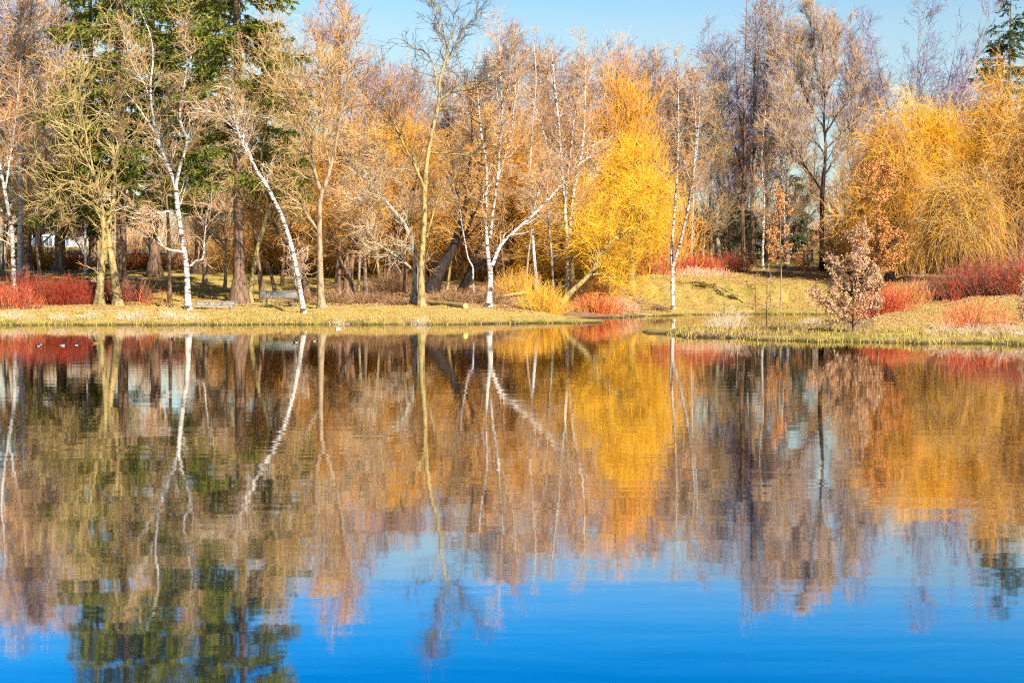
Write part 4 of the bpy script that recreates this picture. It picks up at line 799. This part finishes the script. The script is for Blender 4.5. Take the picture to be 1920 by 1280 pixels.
mb.tubes(bt_[hb < .5], br_[hb < .5], 'twig_tan', 3); mb.tubes(bt_[hb >= .5], br_[hb >= .5], 'bramble', 3)
ct_, cr2 = grow(bt_, br_, 16000, 1.8, rng, t0=.1, ang=45, up=.03, wander=.2, npts=3, rmax=.035, rtip=.018); mb.tubes(ct_[:8000], cr2[:8000], 'twig_lichen', 3); mb.tubes(ct_[8000:], cr2[8000:], 'bramble', 3)
tag(mb.build('far_woods'), 'leafless brown wood closing the view behind the park trees', 'woods', None, 'stuff')

# ------------------------------------------------------------------ shrubs
RED = ['stem_red', 'stem_red', 'stem_darkred']
shrub('most vivid bright red twig shrub of the left bed, nearest the water', 15, 578, 1.9, 1.5, 420, RED + ['stem_coral', 'bramble'], 200, depth=1.6, r=.013)
shrub('deep red twig shrub around the foot of the slender white birch', 60, 566, 2.0, 1.9, 430, ['stem_red', 'stem_darkred', 'bramble', 'stem_darkred'], 201, Y=86, r=.013)
shrub('dark red twig shrub left of the two-stemmed tree', 125, 566, 1.9, 1.8, 420, ['stem_darkred', 'stem_darkred', 'stem_red'], 202, Y=86, r=.013)
shrub('red and brown twig shrub around the two-stemmed tree', 190, 568, 1.7, 1.5, 320, ['stem_darkred', 'bramble', 'stem_red'], 203, Y=87, r=.013)
shrub('brown twig shrub with orange tips right of the two-stemmed tree', 252, 562, 1.0, 1.6, 220, ['bramble', 'stem_darkred', 'bramble'], 204, Y=88)
shrub('sparse red shoots on the lawn between the two-stemmed tree and the forked birch', 290, 572, 2.2, 1.1, 46, ['stem_red', 'stem_coral'], 205, twig=1, r=.012)
shrub('orange-red twig shrub at the far left of the distant bed', 8, 508, 2.3, 2.2, 380, ['stem_coral', 'stem_orange'], 210, Y=126, r=.018)
shrub('vivid orange-yellow twig shrub between the two dark conifer trunks', 82, 507, 1.9, 2.7, 380, ['stem_orange', 'stem_orange', 'stem_yellow'], 211, Y=128, r=.018)
shrub('pink-red twig shrub right of the dark flared conifer trunk', 145, 508, 1.9, 2.0, 340, ['stem_coral', 'stem_red'], 212, Y=126, r=.018)
shrub('coral twig shrub right of the grey-brown conifer trunk', 255, 508, 2.4, 2.4, 420, ['stem_coral', 'stem_red'], 213, Y=127, r=.018)
shrub('coral-orange twig shrub behind the forked white birch', 340, 508, 2.6, 2.1, 420, ['stem_coral', 'stem_coral', 'straw'], 214, Y=128, r=.018)
shrub('pale orange twig shrub left of the tall dark conifer trunk', 415, 508, 2.0, 2.0, 340, ['stem_coral', 'straw', 'stem_orange'], 215, Y=128, r=.018)
shrub('pale pink-red brush behind the slatted bench', 540, 505, 3.0, 2.6, 420, ['bramble', 'stem_coral', 'twig_red'], 216, Y=126, r=.018)
shrub('loose fan of golden stems at the water on the lawn point', 1022, 582, 1.15, 1.9, 240, ['willow_gold', 'stem_yellow', 'willow_orange'], 220, fan=1.0, r=.013, Y=87)
shrub('loose golden brush behind the sawn log', 965, 545, 1.7, 1.9, 240, ['willow_orange', 'willow_gold', 'twig_tan'], 221, fan=.9, r=.013, Y=97)
shrub('orange-red twig shrub along the cove water, below the slanting willow trunk', 1120, 588, 1.7, 1.3, 480, ['stem_coral', 'stem_red', 'twig_orange'], 222, Y=91.5, r=.012)
shrub('coral twig shrub at the back of the cove, right of the slanting willow', 1165, 585, 1.2, .9, 260, ['stem_coral', 'twig_red', 'straw'], 223, Y=95)
shrub('dull orange brush under the slanting willow trunk', 1120, 560, 2.4, 1.8, 420, ['twig_orange', 'stem_yellow', 'stem_coral'], 224, Y=101, r=.013)
shrub('orange-red shrub between the vivid yellow willow and the cove birch', 1225, 512, 1.9, 2.2, 380, ['stem_coral', 'stem_red', 'twig_red'], 225, Y=117, r=.015)
shrub('brightest red shrub on the far bank, right of the cove birch', 1308, 512, 2.1, 1.7, 480, ['stem_red', 'stem_red', 'stem_coral'], 226, Y=119, r=.015)
shrub('pink straw-like brush in front of the bright red far shrub', 1315, 520, 2.6, .8, 360, ['straw', 'stem_coral', 'straw'], 227, Y=116, r=.012)
shrub('dull red shrub left of the rail fence', 1375, 508, 2.1, 1.6, 380, ['stem_darkred', 'bramble', 'stem_red'], 228, Y=121, r=.014)
shrub('fiery red shrub at the foot of the tan-leaved oaks', 1655, 585, 1.4, 1.5, 430, ['stem_red', 'stem_red', 'stem_coral'], 230, Y=73, r=.011)
shrub('orange-brown brush behind the taller tan-leaved oak', 1690, 565, 1.7, 1.5, 380, ['stem_coral', 'bramble', 'twig_orange'], 231, Y=80)
shrub('dark red bramble thicket under the golden weeping willow', 1760, 556, 2.4, 1.6, 560, ['bramble', 'stem_darkred', 'bramble'], 232, Y=84, leaf=(700, 'bramble_leaf', .10))
shrub('tall dark red shrub under the orange weeping willow', 1850, 552, 2.4, 2.3, 560, ['stem_darkred', 'bramble', 'stem_red'], 233, Y=82, leaf=(400, 'bramble_leaf', .10))
shrub('tall dark red shrub cut by the frame edge under the hanging strands', 1935, 550, 1.9, 2.5, 480, ['stem_darkred', 'stem_red', 'bramble'], 234, Y=80, leaf=(300, 'bramble_leaf', .1))
shrub('bright red stems on the near bank, in front of the tan grass slope', 1818, 622, .75, 1.5, 120, ['stem_red', 'stem_red', 'stem_coral'], 235, Y=58.5, r=.009, twig=1.2)
shrub('thin red stems on the near bank right of the dry tussocks', 1880, 626, .6, 1.1, 70, ['stem_coral', 'stem_red'], 236, Y=57.5, r=.008, twig=1.2)
shrub('few red stems at the left end of the dry tussocks', 1772, 622, .5, 1.1, 40, ['stem_coral', 'stem_red'], 237, Y=58.5, r=.008, twig=1.2)
for i, (px, py, Y, hw, hh, lb) in enumerate((
    (620, 560, 86, 1.0, 1.0, 'brown bramble just right of the tree with surface roots'), (700, 560, 87, 1.7, .9, 'low brown bramble in front of the slim brown tree'), (742, 562, 85.5, .8, .7, 'rounded dark bramble left of the foot of the arching grey tree'),
    (735, 520, 99, 2.0, 1.7, 'ivy-covered brush heap behind the arching grey tree'), (850, 560, 87, 1.9, 1.0, 'pinkish bramble right of the tallest tan tree'), (905, 555, 90, 1.4, 1.1, 'brown bramble behind the foot of the long-limbed birch'),
    (560, 556, 87, .7, .9, 'dark bramble at the right end of the slatted bench'), (965, 535, 101, 2.2, 1.3, 'dark brush behind the fallen log'), (1235, 588, 97, .7, .45, 'dark low bramble at the foot of the cove birch'))):
    shrub(lb, px, py, hw, hh, int(170 + 120 * hw), ['bramble', 'bramble', 'twig_tan'], 240 + i, name='bramble_shrub', cat='bramble', Y=Y, fan=.9, arch=.05, leaf=(int(420 * hw), 'bramble_leaf', .10), r=.010)
for i, (px, hw, hh, N) in enumerate(((30, .9, .75, 150), (112, .5, .6, 80), (165, .6, .6, 90), (250, .8, .8, 140), (318, .7, .75, 120), (362, .6, .7, 100), (640, .5, .35, 60), (790, .45, .5, 80))):
    lb = ['dry pale reed clump at the far left of the bank', 'small pale reed clump below the dark red shrub', 'pale reed clump below the two-stemmed tree', 'largest pale reed clump, right of the two-stemmed tree', 'pale reed clump left of the forked birch foot', 'pale reed clump right of the forked birch foot', 'low straw clump behind the lone duck', 'straw clump on the bank below the tallest tan tree'][i]
    shrub(lb, px, 600, hw, hh, N, ['straw', 'straw', 'twig_pale'], 260 + i, name='reed_clump_plant', cat='reeds', Y=75.4, fan=.5, arch=.09, twig=.8, r=.008, depth=.35)
for i, (px, Y, hw, hh, N, lb) in enumerate(((1372, 63, .75, 1.0, 170, 'pale dry reeds standing on the near spit left of the dark sapling'), (1768, 55, .55, .7, 150, 'grey drooping grass tussock at the left of the near bank row'), (1830, 54, .6, .7, 190, 'grey drooping grass tussock below the bright red stems'), (1880, 53.5, .6, .75, 190, 'grey drooping grass tussock near the frame edge'), (1925, 53, .5, .7, 150, 'grey drooping grass tussock cut by the frame edge'), (1345, 66, .4, .8, 70, 'thin dry reeds at the tip of the near spit'), (1520, 70, .6, .4, 90, 'pinkish low straw on the middle of the near spit'))):
    shrub(lb, px, 620, hw, hh, N, ['straw', 'twig_pale', 'straw'], 275 + i, name='reed_clump_plant', cat='reeds', Y=Y, fan=.8, arch=.12 if 'tussock' in lb else .03, twig=.8, r=.006, depth=hw * .6)


THICKETS = [
 (455, 120, 3.0, 5.0, 'TO', 'tan brush thicket behind the dark conifer trunk by the low bench'), (515, 122, 3.0, 5.5, 'TB', 'pinkish-brown thicket behind the slatted bench'), (575, 118, 3.0, 6.0, 'TO', 'tan-orange thicket behind the curved brown trunk'),
 (635, 118, 3.2, 6.5, 'OT', 'orange thicket behind the forked dark-stemmed tree'), (695, 120, 3.2, 6.0, 'TB', 'brown thicket behind the slim brown tree on the mound'), (750, 116, 3.0, 6.5, 'OG', 'golden brush under the glowing willow behind the arching grey tree'),
 (815, 118, 3.2, 6.5, 'OT', 'orange-brown thicket behind the tallest tan tree'), (865, 112, 2.6, 6.0, 'TB', 'shaded brown thicket around the black slanting trunk'), (915, 114, 3.0, 6.5, 'OG', 'golden-orange thicket behind the long-limbed white birch'),
 (980, 114, 3.0, 6.0, 'OG', 'golden-orange thicket behind the grey-white bent birch'), (1040, 116, 3.0, 6.0, 'OG', 'yellow-orange thicket between the grey-white birch and the many-stemmed one'), (1110, 116, 3.0, 6.0, 'YG', 'yellow thicket behind the slanting bare willow trunk'),
 (1175, 118, 3.0, 5.5, 'YG', 'yellow thicket under the vivid yellow willow'), (1235, 120, 2.6, 5.5, 'OT', 'tan-orange thicket left of the cove birch stem'), (1335, 150, 4.0, 6.5, 'LT', 'grey lichen thicket behind the brown straight trunk'),
 (1410, 156, 4.0, 6.5, 'LT', 'grey lichen thicket in the tall grove by the fence'), (1602, 124, 2.4, 5.0, 'OT', 'orange-tan thicket right of the tree with the shade-coloured trunk'), (1640, 118, 3.0, 6.5, 'TB', 'brown thicket behind the taller narrow oak sapling'),
 (1710, 112, 3.2, 6.0, 'TO', 'tan thicket under the golden weeping willow'), (1790, 112, 3.4, 6.5, 'TB', 'brown thicket between the two big weeping willows'), (1870, 112, 3.4, 6.5, 'TO', 'tan thicket under the orange weeping willow'), (1945, 108, 3.2, 6.5, 'TB', 'brown thicket at the frame edge behind the hanging strands'),
]
TM = {'TO': ['twig_tan', 'twig_orange'], 'TB': ['twig_tan', 'bramble', 'twig_red'], 'OT': ['twig_orange', 'twig_tan', 'willow_orange'], 'OG': ['willow_orange', 'willow_gold', 'twig_orange'], 'YG': ['willow_gold', 'willow_yellow', 'willow_tan'], 'LT': ['twig_lichen', 'twig_lichen', 'twig_dark']}
for i, (px, Y, hw, hh, mk, lb) in enumerate(THICKETS):
    shrub(lb, px, 500, hw, hh, 230, TM[mk], 700 + i, name='thicket_shrub', cat='thicket', group='brush thickets between the trunks', Y=Y, fan=.55, twig=9, r=.022, tw_len=.36, depth=2.2)

# saplings
def leafy(label, px, py, Y, H, hw, N, leafm, seed, stems=1, ls=.12, low=.2, cat='sapling', barkm='brown_bark', r=.035):
    rng = np.random.default_rng(seed)
    b = P(px, py, Y); b[2] = gz(b[0], Y); root = empty('oak_sapling', b, label, cat)
    tr, rad = resample(np.array([[0, 0, -.1], [.04, 0, H * .35], [-.05, .03, H * .7], [.02, 0, H]]), 16, np.array([r, r * .8, r * .45, .006]))
    mb = MB(); mb.tubes(tr[None], rad[None], barkm, 8, True); mb.build('trunk', root, True)
    cr = MB()
    a, ar = grow(tr[None], rad[None], 34, hw * 1.15, rng, t0=low, ang=62, up=.09, wander=.12, npts=6, rr=.5, rmax=.02, rtip=.004, lt=.65)
    cr.tubes(a, ar, barkm, 4)
    c, c_r = grow(a, ar, 180, hw * .5, rng, t0=.15, ang=42, up=.05, wander=.15, npts=4, rmax=.008, rtip=.004); cr.tubes(c, c_r, barkm, 3)
    i = rng.integers(0, len(c), N); k = rng.integers(0, 4, N)
    lv = MB(); d = rng.normal(size=(N, 3)); d[:, 2] -= .4
    lv.leaves(c[i, k] + rng.normal(0, .05, (N, 3)), d, rng.uniform(.6, 1.2, N) * ls, rng.uniform(.45, .75, N) * ls, leafm, rng)
    cr.build('branches', root); lv.build('leaves', root)
    return root
leafy('bushy oak sapling thick with pale tan dead leaves at the tip of the water', 1598, 628, 58, 4.1, 1.7, 9000, 'oak_leaf_tan', 300, ls=.105, low=.05)
leafy('taller narrow oak sapling with rusty tan dead leaves above the fiery red shrub', 1646, 580, 70, 7.7, 1.5, 7500, 'oak_leaf_orange', 301, ls=.115, low=.14, r=.05)
leafy('slim oak sapling with sparse orange leaves before the rail fence', 1463, 583, 101, 8.2, 1.5, 1700, 'oak_leaf_orange', 302, ls=.17, low=.36, barkm='pale_tan_bark', r=.05)
leafy('low orange-leaved oak shoots left of the tree with the shade-coloured trunk', 1508, 512, 121, 1.9, 1.2, 700, 'oak_leaf_orange', 303, ls=.16, low=.05)
leafy('tan-leaved sapling at the right frame edge on the near bank', 1922, 612, 61, 2.2, .55, 700, 'oak_leaf_tan', 304, ls=.10, low=.1)
for i, (px, py, Y, top, lb, bk) in enumerate(((183, 598, 76, 478, 'thin bare grey sapling standing at the water below the two-stemmed tree', 'lichen_bark'), (1437, 608, 60, 480, 'thin dark bare sapling with a dark tuft at its base on the near spit', 'dark_and_shaded_bark'), (1382, 606, 66, 505, 'thin pale bare sapling among the dry spit reeds', 'pale_tan_bark'), (1357, 606, 67, 520, 'shorter thin bare sapling left among the spit reeds', 'lichen_bark'), (1416, 604, 68, 515, 'thin reddish bare sapling just left of the dark one', 'brown_bark'), (1444, 585, 100, 500, 'thin straw-coloured sapling on the lawn left of the orange-leaved one', 'pale_tan_bark'))):
    hero('bare_sapling', lb, 'sapling', [[(px, py, 2.6), (px + 1, (py + top) / 2, 2.0), (px - 1, top, .8)]], bk, ['twig_pale', 'twig_tan'] if i != 1 else ['twig_dark', 'twig_tan'], 'pole', seed=310 + i, flare=.2, Y=Y, t_trunk=.15, zmin=.2, dens=1.2, size=.7)

# ------------------------------------------------------------------ grass, leaves
def scatter(n, x0, x1, y0, y1, seed, zlo=.03, zhi=99, w=None):
    r = np.random.default_rng(seed); px = r.uniform(x0, x1, n); Y = r.uniform(y0, y1, n); X = (px - 960) / F * Y; Z = ground(X, Y)
    k = (Z > zlo) & (Z < zhi)
    return np.stack([X, Y, Z], -1)[k], r
gm = MB()
for (x0, x1, y0, y1, n, zhi, hh) in ((-60, 1180, 73.6, 77, 20000, .27, .30), (1195, 2000, 50, 61, 26000, .28, .26), (1140, 1620, 88, 102, 14000, .4, .24), (1250, 1640, 58, 84, 12000, .4, .18)):
    p, r = scatter(n, x0, x1, y0, y1, 400 + int(x0), -.09, zhi); p[:, 2] = np.maximum(p[:, 2], -.02); k = len(p)
    cl = .5 + .5 * np.sin(p[:, 0] * 2.1 + 3 * np.sin(p[:, 0] * .7)) * np.sin(p[:, 1] * 2.3)
    kp = r.random(k) < .05 + 1.1 * (cl - .25) * (r.random(k) < .9); p = p[kp]; cl = cl[kp]; k = len(p)
    d = r.normal(0, .35, (k, 3)); d[:, 2] = 1
    gm.leaves(p - np.array([0, 0, .02]), d, hh * r.uniform(.3, 1.2, k) * (.35 + .8 * cl), r.uniform(.015, .034, k), 'grass', r, .1)
for (x0, x1, y0, y1, n, hh) in ((-60, 1060, 76, 86, 50000, .07), (1160, 1640, 98, 120, 46000, .08), (200, 700, 86, 116, 30000, .07), (1640, 2000, 58, 80, 30000, .06)):
    p, r = scatter(n, x0, x1, y0, y1, 450 + int(x0), .15); k = len(p)
    d = r.normal(0, .5, (k, 3)); d[:, 2] = 1
    gm.leaves(p - np.array([0, 0, .01]), d, hh * r.uniform(.5, 1.4, k), r.uniform(.015, .035, k), 'grass_lawn', r, .1)
for (x0, x1, y0, y1, n) in ((1640, 2000, 59, 80, 44000), (-60, 1040, 75.6, 83, 16000)):
    p, r = scatter(n, x0, x1, y0, y1, 470 + int(x0), .15); k = len(p); d = r.normal(0, .8, (k, 3)); d[:, 2] = .6
    gm.leaves(p, d, .10 * r.uniform(.5, 1.4, k), r.uniform(.012, .026, k), 'straw_grass', r, .1)
tag(gm.build('grass'), 'yellow-green winter grass fringing the water and covering the lawns', 'grass', None, 'stuff')
lm = MB()
for (x0, x1, y0, y1, n) in ((600, 1000, 84, 104, 9000), (1400, 1620, 100, 124, 5000), (1180, 1420, 99, 118, 2500), (-50, 560, 78, 100, 4000), (1640, 2000, 76, 90, 4000)):
    p, r = scatter(n, x0, x1, y0, y1, 480 + int(x0), .2); k = len(p)
    d = r.normal(0, 1, (k, 3)); d[:, 2] = np.abs(d[:, 2]) * .3
    lm.leaves(p + np.array([0, 0, .03]), d, r.uniform(.07, .15, k), r.uniform(.05, .10, k), 'fallen_leaf', r)
tag(lm.build('fallen_leaves'), 'brown fallen leaves scattered over lawn and brush', 'leaves', None, 'stuff')

# ------------------------------------------------------------------ benches, log, fence, buildings, ducks
def bench(label, px, py, Y, width, H, rz, seat_h):
    b = P(px, py, Y); b[2] = gz(b[0], Y)
    root = empty('park_bench', b, label, 'bench', None, rz); W = width; sh = seat_h
    st = MB()
    for k in range(5): st.box((0, -.08 - .09 * k, sh), (W, .07, .035), 'bench_slat')
    st.build('seat', root)
    sec = W / 3
    for i in range(3):
        bk = MB(); cx = (i - 1) * sec; bh = H - sh
        bk.box((cx, .02, H - .03), (sec - .05, .05, .06), 'bench_metal'); bk.box((cx, 0, sh + .07), (sec - .05, .05, .05), 'bench_metal')
        for k in range(11): bk.box((cx - sec / 2 + .06 + k * (sec - .12) / 10, .01, sh + .05 + bh * .48), (.028, .022, bh * .80), 'bench_slat')
        bk.build('backrest', root)
    for i in range(4):
        ar = MB(); x = (i - 1.5) * sec
        ar.box((x, -.22, sh + .22), (.045, .50, .04), 'bench_metal'); ar.box((x, -.44, sh + .10), (.04, .04, .22), 'bench_metal'); ar.box((x, .012, sh + (H - sh) / 2), (.04, .055, H - sh - .004), 'bench_metal')
        ar.build('armrest', root)
    for i in (-1, 1):
        lg = MB(); x = i * W * .36
        lg.box((x, -.22, sh - .045), (.06, .42, .05), 'bench_metal'); lg.box((x, -.22, sh / 2 - .08), (.10, .08, sh - .02), 'bench_metal'); lg.box((x, -.22, .02), (.12, .46, .05), 'bench_metal')
        lg.build('leg', root)
    return root
bench('slatted grey park bench seen from behind the leaning birch, three panels', 523, 572, 84.0, 2.25, .92, R(174), .46)
bench('low grey park bench beside the forked white birch, half sunk behind the lawn edge', 405, 577, 82.5, 2.25, .50, R(2), .20)
for i, px in enumerate((134, 150)):
    b = bench('small dark bench far beyond the pink-red bed, ' + ('left' if i == 0 else 'right') + ' one of two', px, 492, 148, .85, .95, R(170 + 8 * i), .45)
    b['group'] = 'small dark benches beyond the far bed'
def logm(label, p0, p1, r, name='fallen_log', cat='log'):
    root = empty(name, p0, label, cat); d = p1 - p0
    pts, rad = resample(np.array([[0, 0, 0], d * .5 + np.array([0, 0, r * .15]), d]), 10, np.array([r * .85, r, r]))
    mb = MB(); mb.tubes(pts[None], rad[None], 'log_bark', 14); mb.build('bark', root, True)
    for i, (c, s) in enumerate(((pts[-1], 1), (pts[0], -1))):
        t = d / np.linalg.norm(d) * s; a = np.cross(t, [0, 0, 1]); a /= np.linalg.norm(a); u = np.cross(a, t); rr = (r if i == 0 else r * .85)
        ang = np.arange(14) * 2 * math.pi / 14; ring = c + t * .012 + rr * (np.cos(ang)[:, None] * a + np.sin(ang)[:, None] * u)
        ring2 = c - t * .02 + rr * (np.cos(ang)[:, None] * a + np.sin(ang)[:, None] * u)
        mb = MB(); I = np.arange(14); J = np.roll(I, -1); mb.add(np.vstack([ring, ring2]), [I[None, :], np.stack([I, J, J + 14, I + 14], -1)], 'cut_wood'); mb.build('cut_end', root)
    return root
def onground(px, Y, dz):
    b = P(px, 560, Y); b[2] = gz(b[0], Y) + dz; return b
logm('sawn log with a bright yellow cut end lying on the lawn', onground(806, 85.5, .16), onground(873, 82.2, .14), .16)
logm('pale fallen branch lying slanted behind the long-limbed birch', onground(925, 93, .10), onground(990, 96, .32), .09, 'fallen_branch', 'branch')
logm('thin pale branch lying at the water edge in the cove', onground(1190, 93.2, .06), onground(1222, 93.6, .1), .045, 'fallen_branch', 'branch')
# rail fence
fr_ = empty('rail_fence', P(1455, 500, 142), 'dark wooden rail fence behind the white birches on the far bank', 'fence'); fo = np.array(fr_.location)
fx = np.linspace(1396, 1522, 9); fp = [np.array([(x - 960) / F * 142, 142., gz((x - 960) / F * 142, 142.)]) for x in fx]
for k, p in enumerate(fp):
    mb = MB(); mb.box(p - fo + np.array([0, 0, .55]), (.14, .14, 1.3), 'dark_wood'); mb.build('post', fr_)
for h_ in (.35, .72, 1.08):
    mb = MB(); mb.tubes(np.array([[p - fo + np.array([0, -.09, h_]) for p in fp]]), np.full((1, 9), .055), 'dark_wood', 4, True); mb.build('rail', fr_)
# buildings far beyond
def house(label, px, Y, W, D, H, wallm, nwin, glass, roofh):
    b = P(px, 460, Y); b[2] = gz(b[0], Y) - .2; root = empty('park_building', b, label, 'building')
    mb = MB(); mb.box((0, D / 2, H / 2), (W, D, H), wallm); mb.build('wall', root)
    rf = MB(); w2, d2 = W / 2 + .4, D / 2 + .4
    V = np.array([[-w2, D / 2 - d2, H + .003], [w2, D / 2 - d2, H + .003], [w2, D / 2 + d2, H + .003], [-w2, D / 2 + d2, H + .003], [-w2, D / 2, H + roofh], [w2, D / 2, H + roofh]])
    rf.add(V, [np.array([[0, 1, 5, 4], [2, 3, 4, 5], [3, 2, 1, 0]]), np.array([[0, 4, 3], [1, 2, 5]])], 'dark_roof'); rf.build('roof', root)
    for k in range(nwin):
        x = -W / 2 + (k + .5) * W / nwin; ww = W / nwin * .7
        f = MB(); f.box((x, -.03, H * .45), (ww + .16, .08, H * .62), 'white_paint'); fo_ = f.build('window', root)
        g = MB(); g.box((x, -.085, H * .45), (ww, .04, H * .55), glass); g.box((x, -.10, H * .45), (.06, .05, H * .55), 'white_paint'); g.build('pane', fo_)
    return root
house('white park building with a row of blue windows seen between the conifer trunks', 92, 236, 7.0, 6, 2.6, 'white_wall', 5, 'blue_glass', 1.4)
house('plain white building just left of the two-stemmed tree, far beyond the lawn', 142, 246, 4.4, 5, 3.4, 'white_wall', 1, 'white_wall', 1.0)
house('dark building with white-framed windows behind the orange-leaved sapling', 1456, 190, 7.5, 5, 3.0, 'dark_wall', 6, 'blue_glass', 1.2)
bt = empty('picnic_table', onground(1447, 176, 0), 'bright blue table in front of the dark far building', 'table')
mb = MB(); mb.box((0, 0, .78), (1.9, .8, .28), 'blue_paint'); mb.build('table_top', bt)
for s in (-.75, .75):
    mb = MB(); mb.box((s, 0, .32), (.12, .6, .637), 'dark_wood'); mb.build('leg', bt)

def duck(label, px, py, rz, flank, back, head, size=.36, headup=1.0, patch=None):
    size = size * .62 if py > 625 else size * .72
    Y = CAMH * F / (py - 530) ; d = ray(px, py); t = -CAMH / d[2]; loc = (d[0] * t, d[1] * t, 0)
    root = empty('duck', loc, label, 'duck', 'ducks swimming on the pond', rz)
    s = size
    spine = [(-.56, .12, .015, .012), (-.46, .09, .06, .04), (-.32, .075, .135, .085), (-.12, .07, .175, .115), (.08, .07, .175, .125), (.24, .08, .14, .12), (.33, .12, .09, .095), (.37, .18, .065, .07), (.39, .24, .06, .065), (.41, .29, .078, .075), (.44, .325, .08, .07), (.49, .325, .055, .05), (.53, .31, .026, .018), (.60, .295, .022, .010), (.64, .29, .008, .005)]
    V = []; k = 12
    for (x, z, ry, rz_) in spine:
        for a in range(k):
            th = 2 * math.pi * a / k; V.append([x * s, ry * s * math.cos(th), (z + rz_ * math.sin(th)) * s])
    mats = [back, flank, head, 'duck_grey']; F4 = []; mi = []
    for i in range(len(spine) - 1):
        for a in range(k):
            b2 = (a + 1) % k; F4.append([i * k + a, i * k + b2, (i + 1) * k + b2, (i + 1) * k + a])
            zc = math.sin(2 * math.pi * (a + .5) / k)
            mi.append(3 if i >= 12 else 2 if i >= 7 else (1 if (zc < .1 and 2 <= i <= 3) else 0) if i < 5 else 2)
            if patch and i in (8, 9) and a % 6 in (0, 5, 1): mi[-1] = 1
    mesh_obj('body', np.array(V), [np.array(F4)], mats, mi, True, root)
    return root
duck('black and white duck farthest left, heading left', 71, 649, R(185), 'duck_white', 'duck_black', 'duck_black')
duck('black and white duck close behind the farthest left one, turned away', 78, 646, R(20), 'duck_white', 'duck_black', 'duck_black', .34)
duck('pale grey-white duck third from the left, turned right', 119, 648, R(-8), 'duck_white', 'duck_grey', 'duck_black', .42)
duck('black-headed duck right of the pale grey one', 145, 647, R(12), 'duck_white', 'duck_black', 'duck_black', .40)
duck('brown duck, the only rusty one', 179, 644, R(178), 'duck_brown', 'duck_brown', 'duck_brown', .38)
duck('black and white duck alone below the forked birch, facing right', 321, 636, R(-30), 'duck_white', 'duck_black', 'duck_black', .42)
duck('black and white duck left of the leaning birch reflection, heading left', 555, 642, R(184), 'duck_white', 'duck_black', 'duck_black', .46)
duck('black and white duck just right of the leaning birch reflection', 588, 640, R(200), 'duck_white', 'duck_black', 'duck_black', .42)
duck('black-headed white duck nearest the bank, by the grass fringe', 633, 617, R(182), 'duck_white', 'duck_white', 'duck_black', .50)
print('scene built', len(bpy.data.objects))
